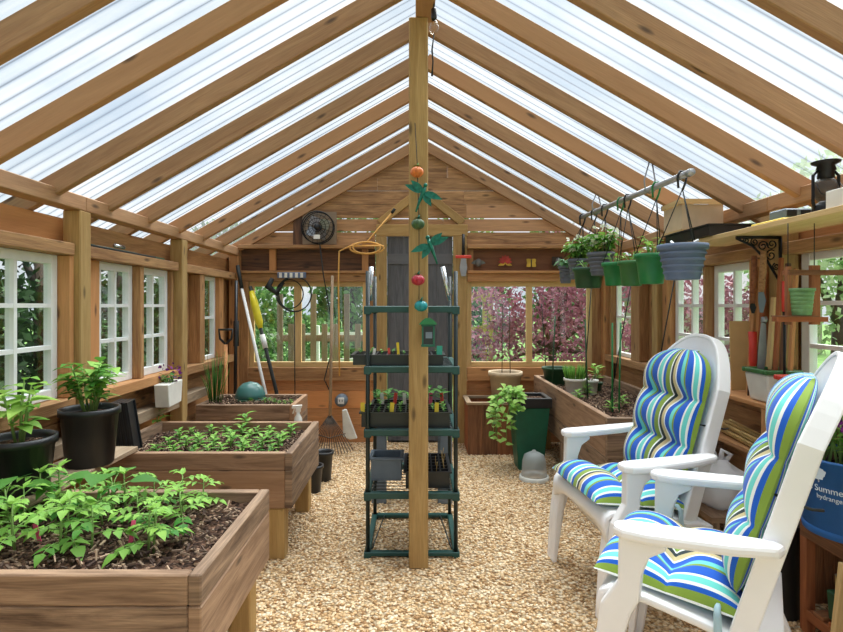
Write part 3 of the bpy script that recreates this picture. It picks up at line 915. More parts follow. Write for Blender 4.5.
for px, py, h, lab in ((160, 418, .12, 'taller bushy seedling at the back left of the middle bed'), (245, 420, .11, 'taller bushy seedling near the back right of the middle bed')):
    p = soil_at(px, py + 12, .49); stemmed('pepper_seedling', lab, 'seedling', p, 'small', h)
# chives
t = thing('chive_clump', 'tall clump of chives in the bed by the garden tools', 'chives', at(-1.62, 4.05, .52))
b = MB()
for _ in range(34):
    a = R.uniform(0, 6.28); r = R.uniform(0, .06); h = R.uniform(.2, .44)
    q = V((math.cos(a) * r, math.sin(a) * r, 0)); l = V((math.cos(a), math.sin(a), 0)) * R.uniform(.01, .09)
    b.tube([q, q + l * .4 + V((0, 0, h * .55)), q + l + V((0, 0, h))], [.0035, .003, .001], 5)
b.build('foliage', 'leafd', t)
sp = None
for i in range(9):
    x = -1.36 + i * .046 + R.uniform(-.02, .02); y = 3.98 + R.uniform(0, .25)
    lab = 'tiny sprout in the chive bed, %s from the left' % ORD[i]
    if sp is None: sp = stemmed('sprout', lab, 'sprout', at(x, y, .53), 'small', .035, 'sprouts in the chive bed')
    else: dup(sp, at(x, y, .53), R.uniform(0, 6), lab, sc=R.uniform(.7, 1.3))
for i, (x, y, h, lab) in enumerate(((1.31, 3.35, .075, 'leafy young plant in the right bed, nearest the chair'), (1.22, 3.75, .08, 'young plant on the aisle side of the right bed'), (1.36, 3.95, .08, 'young plant in the right bed behind the green stakes'),
                                    (1.48, 3.55, .07, 'young plant in the right bed by the window wall'), (1.42, 3.1, .07, 'young plant at the near end of the right bed'))):
    stemmed('bean_seedling', lab, 'seedling', at(x, y, .60), 'small', h)

def plant_tag(label, px, py, zs, mat, h=.09, w=.018, tilt=.15):
    p = soil_at(px, py, zs)
    b = MB(); mx = Matrix.Translation(p) @ Matrix.Rotation(tilt, 4, 'Y') @ Matrix.Rotation(-.2, 4, 'X')
    b.prism([(-w / 2, h), (-w / 2, 0), (0, -.02), (w / 2, 0), (w / 2, h)], 1, -.0012, .0012, mx)
    o = b.build('plant_label', mat); tag(o, label, 'plant label'); return o
plant_tag('pink plant label at the left edge of the nearest bed', 22, 513, .505, 'pinktag', .07, .016, -.3)
plant_tag('pink plant label tilted among the stems, left of the tallest seedlings', 40, 545, .505, 'pinktag', .075, .016, -.4)
plant_tag('pink plant label upright in the front soil of the nearest bed', 130, 547, .505, 'pinktag', .085, .014, .05)
plant_tag('teal plant label at the front left corner of the middle bed', 127, 446, .495, 'tealtag', .05, .03, -.3)
plant_tag('teal plant label at the back left of the middle bed', 158, 428, .495, 'tealtag', .05, .03, .3)

# ================================================================== CHAIRS
def chair(label, loc, face):
    t = thing('garden_chair', label, 'chair', loc, math.atan2(face[1], face[0]), 'white resin garden chairs')
    # front legs with arm posts: one moulded side each
    for sg in (-1, 1):
        yo = sg * .315
        poly = [(.128, 0), (.085, 0), (.045, .25), (.0, .405), (-.022, .45), (-.03, .53), (-.05, .585), (-.095, .615), (-.095, .632), (.036, .632), (.038, .50), (.088, .42), (.112, .25)]
        b = MB(); b.prism(poly, 1, yo - .022, yo + .022)
        b.build('front_leg', 'resin', t, bevel=.012, seg=2)
        flange = MB()
        flange.prism([(.128, .0), (.108, .0), (.076, .25), (.055, .42), (.088, .42), (.112, .25)], 1, yo - sg * .022, yo - sg * .075)
        flange.build('leg_flange', 'resin', t, bevel=.006, seg=2)
        # armrest
        ap = [(-.36, .034), (-.378, .0), (-.366, -.03), (-.26, -.05), (-.05, -.058), (.02, -.052), (.048, -.03), (.055, .0), (.048, .025), (.02, .043), (-.03, .048), (-.25, .046)]
        ap = [(x, yo + sg * (-y) * 1.0 - sg * .005) for x, y in ap]
        b = MB(); b.prism(ap, 2, .632, .665)
        for i, (x, y, z) in enumerate(b.v): b.v[i] = (x, y, z + .03 * min(1, max(0, -x / .4)) ** 1.3)
        b.build('armrest', 'resin', t, bevel=.011, seg=2)
        # rear leg
        rings = []
        for z, x, wx, wy in ((.0, -.45, .05, .03), (.2, -.37, .06, .032), (.40, -.28, .08, .035)):
            rings.append([V((x - wx / 2, yo * .9 - wy / 2, z)), V((x + wx / 2, yo * .9 - wy / 2, z)), V((x + wx / 2, yo * .9 + wy / 2, z)), V((x - wx / 2, yo * .9 + wy / 2, z))])
        b = MB(); b.loft(rings, smooth=False); b.build('rear_leg', 'resin', t, bevel=.008, seg=2)
    # seat with rolled front edge and apron
    path = [(.104, .33), (.112, .39), (.104, .435), (.072, .455), (-.03, .452), (-.18, .425), (-.34, .385), (-.38, .38)]
    b = MB(); rings = []
    ny = 10
    for i, (x, z) in enumerate(path):
        t0 = V((path[min(i + 1, len(path) - 1)][0] - path[max(i - 1, 0)][0], 0, path[min(i + 1, len(path) - 1)][1] - path[max(i - 1, 0)][1])).normalized()
        nn = V((t0.z, 0, -t0.x)) * -.022
        row = []
        for k in range(ny + 1):
            y = -.293 + .586 * k / ny
            arch = (.055 * (1 - (2 * k / ny - 1) ** 4) if i == 0 else .02 * (1 - (2 * k / ny - 1) ** 4) if i == 1 else 0)
            row.append(V((x, y, z + arch)))
        rings.append(row + [p - nn * -1 for p in reversed(row)])
    b.loft(rings, smooth=True); b.build('seat', 'resin', t, bevel=.004)
    # backrest
    Bs, u, nr = V((-.293, 0, .36)), V((-.275, 0, .961)), V((.961, 0, .275))
    def P(y, s, off=0.0):
        return Bs + u * s + V((0, y, 0)) + nr * (off + .55 * y * y)
    hw = .275; H = .84
    def top(y): return H - .235 * (abs(y) / hw) ** 2.4 if abs(y) < hw else H - .235
    b = MB(); nsl = 5; gap = .008; band = .62
    def panel(y0, y1, s0, s1f, n=4):
        fr, bk = [], []
        rows = 6
        for j in range(rows + 1):
            for i in range(n + 1):
                y = y0 + (y1 - y0) * i / n
                s = s0 + (s1f(y) - s0) * j / rows
                fr.append(P(y, s, .012)); bk.append(P(y, s, -.012))
        w_ = n + 1; F = []; o = len(fr)
        for j in range(rows):
            for i in range(n):
                a = j * w_ + i
                F.append((a, a + 1, a + w_ + 1, a + w_)); F.append((o + a, o + a + w_, o + a + w_ + 1, o + a + 1))
        ed = [j * w_ for j in range(rows + 1)]
        def rim(ids):
            for p, q in zip(ids, ids[1:]): F.append((p, q, q + o, p + o))
        rim(list(range(w_))[::-1]); rim([rows * w_ + i for i in range(w_)]); rim(ed); rim([e + n for e in ed][::-1])
        b.add(fr + bk, F, None, .5, False)
    for i in range(nsl):
        a0 = -hw + 2 * hw * i / nsl; a1 = a0 + 2 * hw / nsl
        panel(a0 + gap / 2, a1 - gap / 2, 0, lambda y: min(band, top(y) - .04))
    panel(-hw, hw, band - .02, top, 20)
    panel(-hw, hw, 0, lambda y: .1, 10)
    b.build('backrest', 'resin', t)
    outline = [P(-hw, s, 0) for s in (0, .2, .4, .55)] + [P(y, top(y), 0) for y in [-hw + 2 * hw * i / 24 for i in range(25)]] + [P(hw, s, 0) for s in (.55, .4, .2, 0)]
    b = MB()
    rings = []
    for i, p in enumerate(outline):
        tg = (outline[min(i + 1, len(outline) - 1)] - outline[max(i - 1, 0)]).normalized()
        o_ = tg.cross(nr).normalized()
        rings.append([p + nr * .016 + o_ * .004, p + nr * .016 - o_ * .014, p - nr * .045 - o_ * .010, p - nr * .045 + o_ * .008])
    b.loft(rings, smooth=False); b.build('back_rim', 'resin', t, bevel=.005, seg=2)
    return t, P

def cushion(label, loc, face):
    t = thing('chair_cushion', label, 'cushion', loc, math.atan2(face[1], face[0]), 'striped chair cushions')
    Bs, u, nr = V((-.293, 0, .36)), V((-.275, 0, .961)), V((.961, 0, .275))
    def pad(name, org, du, dn, ln, bounds, hw, T, taper, bend):
        nu, nv = 30, 84
        vs, F, uvs = [], [], []
        def pt(i, j, side):
            a = -1 + 2 * i / nu; s = ln * j / nv
            wv = hw
            if taper:
                k = max(0, (s - (ln - .18)) / .18); wv = hw * (1 - k ** 2.6) ** .5 if k < 1 else hw * .0
                wv = max(wv, hw * .35)
            y = a * wv
            for q0, q1 in zip(bounds, bounds[1:]):
                if q0 <= s <= q1 + 1e-6:
                    bol = max(0.0, math.sin(PI * (s - q0) / (q1 - q0))) ** .42
                    lo = .0 if (q0 == bounds[0] and s - q0 < (q1 - q0) / 2) or (q1 == bounds[-1] and s - q0 > (q1 - q0) / 2) else .42
                    bol = lo + (1 - lo) * bol
                    break
            edge = max(0.0, 1 - abs(a) ** 3.6) ** .5
            th = T * edge * bol
            if side > 0:
                for tb in bounds[1:-1]:
                    for ty in (-.45, .45):
                        dd = ((s - tb) / .045) ** 2 + ((a - ty) * hw / .055) ** 2
                        th *= 1 - .55 * math.exp(-dd)
            off = (th if side > 0 else -.022 * edge * min(1, bol)) 
            return org + du * s + V((0, y, 0)) + dn * (off + bend * y * y), y
        for side in (1, -1):
            o = len(vs)
            for j in range(nv + 1):
                for i in range(nu + 1):
                    p, y = pt(i, j, side); vs.append(p)
            for j in range(nv):
                for i in range(nu):
                    a = o + j * (nu + 1) + i
                    q = (a, a + 1, a + nu + 2, a + nu + 1)
                    if side < 0: q = q[::-1]
                    F.append(q)
                    def uvo(k):
                        k -= o; jj, ii = divmod(k, nu + 1)
                        aa = -1 + 2 * ii / nu; ed_ = max(0.0, 1 - abs(aa) ** 3.6) ** .5
                        return (hw * aa * 1.06 + math.copysign(T * (1 - ed_) * .9, aa) + 4.02, ln * jj / nv)
                    uvs.append([uvo(k) for k in q])
        b = MB(); b.add(vs, F, uvs, .5, True)
        return b.build(name, 'stripe', t)
    pad('back_pad', Bs + u * .13 + nr * .048, u, nr, .635, (0, .20, .405, .635), .245, .088, True, .35)
    pad('seat_pad', V((-.285, 0, .44)), V((.978, 0, .105)).normalized(), V((-.105, 0, .978)), .415, (0, .205, .415), .262, .085, False, 0)
    for sg in (-1, 1):
        b = MB()
        p = Bs + u * .44 + V((0, sg * .235, 0)) + nr * .06
        b.tube([p, p + V((-.04, sg * .038, -.004)), p + V((-.08, sg * .05, -.010)), p + V((-.105, sg * .036, -.012))], .004, 6)
        b.build('tie', 'rope', t)
    b = MB(); b.tube([(-.22, .25, .462), (-.22, .285, .468), (-.222, .305, .455), (-.224, .307, .36), (-.232, .307, .24)], [.008, .009, .010, .011, .010], 6)
    b.build('ribbon', 'tie', t)
    return t
c1, f1 = (.862, 2.59, 0), (-.993, -.115)
c2, f2 = (.816, 1.90, 0), (-.84, .54)
chair('farther white resin garden chair, below the hanging baskets', c1, f1)
cushion('blue and green striped cushion on the farther white chair', c1, f1)
chair('nearest white resin garden chair, seen from its side', c2, f2)
cushion('blue and green striped cushion on the nearest white chair', c2, f2)
# ================================================================== POTS AND PLANTS
def pot_profile(r1, r0, h, rim=.012, lip=.02):
    return [(r0 * .97, 0), (r0, .004), (r0 + (r1 - r0) * (h - lip) / h, h - lip), (r1 + rim * .6, h - lip), (r1 + rim * .6, h), (r1 - .004, h), (r1 - .008, h - .02), (r1 - .012, h - .035)]
def potbody(parent, r1, r0, h, mat, soil=True, rim=.012, lip=.02, fill=.03, name='pot', n=28):
    b = MB(); b.lathe(pot_profile(r1, r0, h, rim, lip), n); o = b.build(name, mat, parent)
    if soil:
        b = MB(); b.lathe([(.001, h - fill + .004), (r1 * .55, h - fill + .008), (r1 - .013, h - fill)], n); b.build('soil', 'soil', parent)
    return o
def leafy(parent, z0, h, r, n, size, mat, stems=4, asp=.6, droop=.25, name='foliage'):
    s_, f = MB(), MB()
    for i in range(stems):
        a = i * 6.28 / stems + R.uniform(-.4, .4); e = V((math.cos(a) * r * .45, math.sin(a) * r * .45, z0 + h * R.uniform(.65, .95)))
        p0 = V((math.cos(a) * r * .1, math.sin(a) * r * .1, z0 - .01))
        mid_ = p0.lerp(e, .5) + V((0, 0, h * .1))
        s_.tube([p0, mid_, e], [.005, .004, .0025], 6)
        m = n // stems
        for k in range(m):
            u = .3 + .7 * k / max(1, m - 1)
            p = p0.lerp(mid_, u * 2) if u < .5 else mid_.lerp(e, u * 2 - 1)
            b_ = k * 2.4 + R.uniform(-.5, .5)
            d = V((math.cos(b_) + math.cos(a) * .5, math.sin(b_) + math.sin(a) * .5, R.uniform(.1, .8)))
            f.leaf(p, d, (0, 0, 1), size * R.uniform(.7, 1.2), size * asp * R.uniform(.8, 1.1), .2, droop * R.uniform(.6, 1.6), 4, R.random())
    s_.build('stem', 'stem', parent); f.build(name, mat, parent)

o = MB(); o.box(-1.69, -1.45, 1.87 * D, 2.62 * D, .558, .583, grain=1); o = o.build('shelf_plank', 'bedtop', bevel=.003); tag(o, 'plank bridging the two left beds under the black nursery pots', 'plank')
t = thing('potted_plant', 'bright leafy plant in a black nursery pot at the left edge', 'potted plant', at(-1.575, 1.99, .583), group='plants in black nursery pots')
potbody(t, .125, .105, .215, 'black', lip=.03); leafy(t, .195, .25, .16, 40, .11, 'leafl', 6, .55, .3)
t = thing('potted_plant', 'deep green leafy plant in a black nursery pot in front of the left post', 'potted plant', at(-1.515, 2.33, .583), group='plants in black nursery pots')
potbody(t, .122, .10, .262, 'black', lip=.03); leafy(t, .24, .24, .2, 110, .085, 'leaf', 10, .66, .35)
# stack of empty flats leaning on the wall
for i in range(4):
    b = MB(); mx = Matrix.Translation(at(-1.625 + .024 * i, 2.80, .49)) @ Matrix.Rotation(-.16, 4, 'Y') @ Matrix.Rotation(.25, 4, 'Z')
    b.box(-.012, 0, -.09, .09, 0, .30, mx); 
    for y0, y1, z0, z1 in ((-.09, -.082, 0, .3), (.082, .09, 0, .3), (-.09, .09, 0, .008), (-.09, .09, .292, .3)): b.box(0, .011, y0, y1, z0, z1, mx)
    o = b.build('seed_flat', 'black', bevel=.002); tag(o, 'empty black seed flat leaning at the wall in the middle bed, %s from the wall' % ORD[i], 'tray', 'empty flats leaning at the left wall')
# white planter box
t = thing('planter_box', 'white planter box of small flowers under the left window pair', 'planter box', at(-1.655, 3.36, .656), rz=PI / 2 + .1)
b = MB(); b.prism([(-.12, 0), (.12, 0), (.145, .15), (-.145, .15)], 1, -.045, .045); b.build('box', 'whiteplastic', t, bevel=.004)
leafy(t, .14, .07, .1, 30, .05, 'leafd', 6, .55)
b = MB(); leafblob(b, (0, 0, .2), .08, 50, .022, .9); b.build('flowers', 'purple', t)['kind'] = 'stuff'
t = thing('spray_bottle', 'translucent white spray bottle on the corner of the chive bed', 'spray bottle', at(-.895, 3.83, .32))
b = MB(); b.lathe([(.03, 0), (.034, .01), (.034, .10), (.028, .14), (.013, .17), (.013, .185)], 16); b.build('bottle', 'shade', t)
b = MB(); b.box(-.018, .018, -.012, .012, .185, .215); b.prism([(-.05, .212), (.025, .212), (.03, .24), (-.045, .235)], 1, -.011, .011); b.beam((-.03, 0, .21), (-.042, 0, .17), .012, .008); b.build('trigger_head', 'whiteplastic', t, bevel=.003)
b = MB(); b.tube([(0, 0, .18), (.002, 0, .09), (.006, 0, .01)], .0025, 6); b.build('dip_tube', 'whiteplastic', t)
# rods on the left head rail
for i, (m, r, dx, y1) in enumerate((('darkpot', .011, 0, 3.15), ('darkpot', .008, .022, 3.45), ('rope', .006, .04, 3.3))):
    b = MB(); b.tube([at(-1.755 + dx, 2.64, 1.63 + r + .001), at(-1.755 + dx, y1, 1.63 + r + .001)], r, 8)
    o = b.build('garden_stake', m); tag(o, ['thick dark green rod lying on the rail over the left window pair', 'thin dark green rod lying on the rail over the left window pair', 'thin black rod lying on the rail over the left window pair'][i], 'rod')
b = MB(); b.tube([at(-1.73, 2.88, 1.665), at(-1.73, 2.97, 1.665)], .012, 10); o = b.build('silver_clip', 'chrome'); tag(o, 'silver clip on the green rods over the left window pair', 'clip')
# nursery pots on the gravel beyond the middle bed
t = thing('nursery_pot', 'empty black pot on the gravel beside the middle bed, the nearer', 'pot', at(-.72, 3.55, 0)); potbody(t, .065, .05, .19, 'black', soil=False)
t = thing('nursery_pot', 'empty black pot on the gravel behind the middle bed, the farther', 'pot', at(-.69, 3.78, 0)); potbody(t, .07, .055, .22, 'black', soil=False)

# ================================================================== TOOLS AT THE BACK LEFT
def pole(name, label, cat, pts, r, mat, parts=()):
    t = thing(name, label, cat, pts[0])
    p0 = V(pts[0])
    b = MB(); b.tube([V(p) - p0 for p in pts], r, 8); b.build('shaft', mat, t)
    return t, p0
t, p0 = pole('spade', 'spade with a black D-handle and orange shaft leaning in the left back corner', 'spade', [at(-1.655, 4.375, .12), at(-1.66, 4.385, .98)], .017, 'orange')
h = at(-1.66, 4.385, .98) - p0
b = MB(); b.tube([h, h + V((-.05, 0, .05)), h + V((-.06, 0, .13)), h + V((.06, 0, .13)), h + V((.05, 0, .05)), h], .011, 8); b.build('handle', 'black', t)
b = MB(); b.prism([(-.08, 0), (.08, 0), (.08, -.08), (0, -.12), (-.08, -.08)], 1, -.006, .006); b.build('blade', 'steel', t)
b = MB(); t = thing('pole_tool', 'dark straight pole tool with a purple foot in the left back corner', 'garden tool', at(-1.62, 4.50, .0))
b.tube([(0, 0, .36), (-.02, .1, 1.55)], .016, 8); b.build('shaft', 'black', t)
b = MB(); b.tube([(-.015, .08, 1.18), (-.013, .07, .95)], .026, 8); b.build('motor', 'rope', t)
b = MB(); b.tube([(.003, -.02, 0), (.001, 0, .36)], .026, 8); b.build('grip', 'grip', t)
t, p0 = pole('white_pole', 'long white pole leaning from the left back corner', 'pole', [at(-1.19, 4.40, .0), at(-1.64, 4.70, 1.53)], .015, 'white')
b = MB(); b.tube([at(-1.625, 4.69, 1.48) - p0, at(-1.68, 4.735, 1.70) - p0], .018, 8); b.build('tip', 'rope', t)
t, p0 = pole('pole_saw', 'pole saw with a yellow body leaning beside the white pole', 'pole saw', [at(-1.08, 4.40, .0), at(-1.555, 4.72, 1.50)], .017, 'rope')
q = lambda k: at(-1.08, 4.40, 0).lerp(at(-1.555, 4.72, 1.50), k) - p0
b = MB(); b.tube([q(.74), q(.78), q(.90), q(.97)], [.02, .036, .036, .02], 10); b.build('body', 'yellow', t)
b = MB(); b.tube([q(.62), q(.70)], .024, 8); b.build('collar', 'white', t)
t = thing('dome_lid', 'teal dome lid lying on the soil at the back of the chive bed', 'lid', at(-1.38, 4.19, .535)); b = MB()
b.lathe([(.125, 0), (.12, .05), (.10, .10), (.06, .135), (.001, .15)], 24); b.build('dome', 'hoop', t)
b = MB(); b.lathe([(.13, -.01), (.134, 0), (.13, .012), (.12, .012)], 24); b.build('rim', 'darkpot', t)
# wire hoop with clip
t = thing('wire_hoop', 'black wire hoop with a blue-white clip hung at the left back window', 'hoop', at(-1.19, 4.74, 1.60))
for k, (rr, dx) in enumerate(((.16, .05), (.155, .055), (.13, .0))):
    b = MB(); b.tube([V((dx + rr * math.cos(a), k * .012 - .02, -.17 + rr * math.sin(a) * 1.05)) for a in [2 * PI * i / 28 for i in range(29)]], .006, 6); b.build('loop', 'rope', t)
b = MB(); b.tube([(-.16, 0, -.02), (-.2, -.01, -.1), (-.12, -.01, -.16), (-.05, 0, -.06)], [.02, .035, .03, .01], 8); b.build('net', 'rope', t)
b = MB(); b.box(-.11, .16, -.03, .0, -.02, .035); b.build('clip', 'bluepot', t, bevel=.004)
for i in range(5):
    b = MB(); b.box(-.09 + i * .05, -.065 + i * .05, -.034, -.029, -.015, .03); b.build('band', 'whiteplastic', t)
b = MB(); b.tube([(.05, -.01, -.33), (.05, 0, -.9), (.05, .01, -1.15)], .005, 6); b.build('pull_cord', 'rope', t)
# fan
t = thing('wall_fan', 'black round fan on a square board on the gable', 'fan', at(-.92, 4.80, 2.06))
b = MB(); b.box(-.165, .165, .0, .035, -.15, .16); b.build('mount_board', 'fence', t)
mx = Matrix.Rotation(PI / 2, 4, 'X')
for k, (rr, yy) in enumerate(((.15, -.10), (.15, -.03), (.115, -.115), (.08, -.122), (.045, -.126))):
    b = MB(); b.tube([(rr * math.cos(a), yy, rr * math.sin(a)) for a in [2 * PI * i / 32 for i in range(33)]], .006 if k < 2 else .003, 6); b.build('guard_ring', 'blackmetal', t)
for i in range(20):
    a = 2 * PI * i / 20; b = MB(); b.tube([(.03 * math.cos(a), -.127, .03 * math.sin(a)), (.115 * math.cos(a), -.115, .115 * math.sin(a)), (.15 * math.cos(a), -.10, .15 * math.sin(a)), (.15 * math.cos(a), -.03, .15 * math.sin(a))], .0022, 5); b.build('guard_wire', 'blackmetal', t)
for i in range(4):
    a = PI / 2 * i + .5
    b = MB(); b.leaf((.03 * math.cos(a), -.06, .03 * math.sin(a)), (math.cos(a), 0, math.sin(a)), (.35 * math.sin(a), -1, -.35 * math.cos(a)), .105, .12, 0, 0, 4, .5); b.build('blade', 'steel', t)
b = MB(); b.lathe([(.001, .0), (.034, .0), (.03, .09), (.001, .1)], 16, mx=mx @ Matrix.Translation((0, 0, .03))); b.build('hub', 'black', t)
b = MB(); b.box(-.03, .03, -.133, -.128, -.115, -.075); b.build('badge', 'whitetag', t)
b = MB(); b.tube([at(-.90, 4.72, 1.91), at(-.86, 4.70, 1.6), at(-.79, 4.72, 1.2), at(-.80, 4.74, .85), at(-.86, 4.74, .62), at(-.80, 4.73, .5)], .006, 6)
o = b.build('fan_cable', 'rope'); tag(o, 'black cable running down the wall from the fan', 'cable')
# orange extension cord
t = thing('extension_cord', 'orange extension cord looped on a nail left of the door', 'cord', at(-.55, 4.70, 1.86))
pts = [V((.33, 0, .33)), V((.10, 0, .06)), V((.05, 0, .03))]
for i in range(40):
    a = 2 * PI * i / 20 + .6
    pts.append(V((.10 + .0 + .16 * math.cos(a) * (1 if i < 20 else .8), -.02 - .001 * i, .0 + .055 * math.sin(a))))
pts += [V((-.05, -.03, .02)), V((-.16, -.02, -.03)), V((-.17, 0, -.3)), V((-.165, .0, -.8)), V((-.16, 0, -1.2))]
b = MB(); b.tube(pts, .008, 7); b.build('cord', 'cord', t)
b = MB(); b.tube([(.33, 0, .33), (.36, 0, .37)], .014, 8); b.build('plug', 'rope', t)
t = thing('outlet_box', 'round grey outlet box with a white face under the back window', 'outlet', at(-.70, 4.78, .42))
b = MB(); b.lathe([(.001, -.05), (.055, -.05), (.06, .0), (.06, .05), (.001, .055)], 18, mx=mx); b.build('housing', 'greypl', t)
b = MB(); b.box(-.03, .03, -.062, -.05, -.03, .03); b.build('face', 'whitetag', t, bevel=.004)
for x in (-.012, .012):
    b = MB(); b.box(x - .003, x + .003, -.064, -.061, -.008, .012); b.build('slot', 'black', t)
# rake, wood handle
t = thing('leaf_rake', 'brown leaf rake leaning tines-down against the back wall', 'rake', at(-.755, 4.42, .0))
b = MB(); b.tube([(0, .03, .34), (-.02, .30, 1.60)], .014, 8); b.build('shaft', 'bedtop', t)
for i in range(17):
    a = (i - 8) / 8 * .62
    b = MB(); b.tube([(0, .03, .36), (math.sin(a) * .2, .0, .36 - .2 * math.cos(a)), (math.sin(a) * .36, -.02, .36 - .35 * math.cos(a * .8)), (math.sin(a) * .37, -.06, .36 - .345 * math.cos(a * .8))], .0035, 5); b.build('tine', 'bark', t)
b = MB(); b.tube([(-.14, 0, .19), (0, -.005, .15), (.14, 0, .19)], .005, 5); b.build('spacer_bar', 'bark', t)
t = thing('plastic_sheet', 'folded grey plastic sheet hung beside the rake under the outlet', 'plastic sheet', at(-.66, 4.6, .10)); b = MB()
b.prism([(-.01, .26), (.03, .27), (.13, .0), (.06, -.01), (.0, .02)], 1, -.02, .02); b.build('sheet', 'shade', t, bevel=.006)

# ================================================================== GREEN RACK
RXc = -.017
t = thing('shelf_rack', 'green four-tier shelf rack behind the centre post', 'rack', at(RXc, 2.625, 0))
w_, dp = .462, .52
xl, xr = -w_ / 2, w_ / 2
for x in (xl, xr):
    for y, zt in ((0, 1.5), (dp, 1.5)):
        b = MB(); b.tube([(x, y, 0.012), (x, y, zt)], .011, 8); b.build('upright', 'racktube', t)
        b = MB(); b.tube([(x, y, 0), (x, y, .03)], .016, 8); b.build('foot', 'black', t)
b = MB(); b.tube([(xl + .012, .03, 1.345), (xl + .016, .03, 1.525)], .013, 8); b.build('chrome_handle', 'chrome', t)
b = MB(); b.tube([(xr - .03, .03, 1.345), (xr - .068, .03, 1.525)], .013, 8); b.build('chrome_handle', 'chrome', t)
for k, z in enumerate((.02, .325, .655, .985, 1.30)):
    b = MB()
    hh = .035 if k else .022
    b.box(xl - .018, xr + .018, -.018, .016, z - hh / 2, z + hh / 2); b.box(xl - .018, xr + .018, dp - .016, dp + .018, z - hh / 2, z + hh / 2)
    b.box(xl - .018, xl + .014, .016, dp - .016, z - hh / 2, z + hh / 2); b.box(xr - .014, xr + .018, .016, dp - .016, z - hh / 2, z + hh / 2)
    for x in (xl, xr):
        for y in (0, dp): b.box(x - .0195, x + .0195, y - .0185, y + .0185, z - .027, z + hh / 2)
    sh = b.build('shelf_frame', 'rack', t, bevel=.004)
    if 0 < k < 4:
        for j in range(9):
            q = MB(); y = .03 + (dp - .06) * (j + .5) / 9; q.tube([(xl, y, z + .012), (xr, y, z + .012)], .003, 5); q.build('shelf_wire', 'racktube', sh)
    if k in (0, 1, 2):
        q = MB(); q.tube([(xl + .02, .03, z + .01), (xl + .06, dp - .03, z + .01)], .004, 5); q.build('brace_wire', 'racktube', sh); q = MB(); q.tube([(xr - .02, .03, z + .01), (xr - .06, dp - .03, z + .01)], .004, 5); q.build('brace_wire', 'racktube', sh)
def tray(label, x0, x1, y0, z, dy, h, cols, rows, loc_y=2.625):
    """open black tray with cells; y0 from the rack front"""
    t = thing('seed_tray', label, 'tray', at(0, loc_y, 0) + V((0, y0, z)), group='black seed trays on the green rack')
    b = MB()
    b.box(x0, x1, 0, dy, 0, .004)
    for a in ((x0, x1, 0, .005), (x0, x1, dy - .005, dy)): b.box(a[0], a[1], a[2], a[3], .004, h)
    for a in ((x0, x0 + .005), (x1 - .005, x1)): b.box(a[0], a[1], .005, dy - .005, .004, h)
    b.box(x0 - .012, x1 + .012, -.012, .0, h - .008, h); b.box(x0 - .012, x1 + .012, dy, dy + .012, h - .008, h)
    b.box(x0 - .012, x0, 0, dy, h - .008, h); b.box(x1, x1 + .012, 0, dy, h - .008, h)
    b.build('tray', 'black', t)
    c = MB()
    for i in range(1, cols): c.box(x0 + (x1 - x0) * i / cols - .004, x0 + (x1 - x0) * i / cols + .004, .005, dy - .005, h * .5, h * .97)
    for j in range(1, rows): c.box(x0 + .005, x1 - .005, dy * j / rows - .004, dy * j / rows + .004, h * .5, h * .97)
    c.build('cell_divider', 'black', t)
    b = MB(); b.box(x0 + .006, x1 - .006, .006, dy - .006, .005, h * .8); b.build('soil', 'soil', t)
    cells = [(x0 + (x1 - x0) * (i + .5) / cols, at(0, loc_y).y + y0 + dy * (j + .5) / rows, z + h * .8) for j in range(rows) for i in range(cols)]
    return cells
def micro(h, n, mat):
    b = MB(); b.tube([(0, 0, -.004), (0, 0, h * .6)], .0015, 4)
    for i in range(n):
        a = i * 2.4; b.leaf((0, 0, h * (.45 + .5 * i / n)), (math.cos(a), math.sin(a), .7), (0, 0, 1), h * .6, h * .35, .2, .3, 3)
    return b, mat
def fill(cells, name, label, h, mat, group, p=.9):
    b, m_ = micro(h, 5, mat); first = None
    for c in cells:
        if R.random() > p: continue
        if first is None:
            first = b.build(name, m_); first.location = c; tag(first, label, 'seedling', group)
        else:
            o = first.copy(); C.objects.link(o); o.location = c; o.rotation_euler.z = R.uniform(0, 6); s = R.uniform(.7, 1.3); o.scale = (s, s, s)
def stick(label, x, y, z, mat, h=.055, w=.014):
    b = MB(); b.box(-w / 2, w / 2, -.001, .001, -.02, h); o = b.build('plant_label', mat); o.location = (x, y, z); o.rotation_euler = (-.1, R.uniform(-.15, .15), R.uniform(-.3, .3)); tag(o, label, 'plant label')
yr = 2.625 * D
cl = tray('wide black tray with small sprouts on the second tier of the green rack', -.33, .15, .034, 1.0035, .23, .055, 8, 4)
fill(cl, 'seedling', 'tiny sprout in the tray on the second tier of the rack', .03, 'leafd', 'sprouts in the second tier tray', .5)
stick('yellow plant label in the second tier tray', -.09, yr + .08, 1.06, 'yellowtag', .06); stick('white plant label in the second tier tray', -.22, yr + .06, 1.06, 'whitetag', .03)
stick('red plant label in the second tier tray', -.14, yr + .09, 1.06, 'redpl', .03); stick('teal plant label in the second tier tray', .13, yr + .04, 1.06, 'tealtag', .045, .03)
cl = tray('black cell tray of green seedlings at the front of the third tier', -.285, .185, .034, .6735, .23, .08, 8, 4)
fill(cl, 'seedling', 'green seedling in the front tray on the third tier of the rack', .04, 'leaf', 'seedlings in the front third tier tray')
for i, (x, m_) in enumerate(((-.28, 'yellowtag'), (-.125, 'yellowtag'), (.115, 'yellowtag'))):
    stick('yellow plant label in the third tier tray, %s from the left' % ORD[i], x, yr + .055, .75, m_, .05, .022)
cl = tray('black tray of taller seedlings at the back of the third tier', -.25, .185, .292, .6735, .19, .07, 7, 3)
fill(cl, 'seedling', 'taller seedling in the back tray on the third tier of the rack', .085, 'leafd', 'taller seedlings in the back third tier tray')
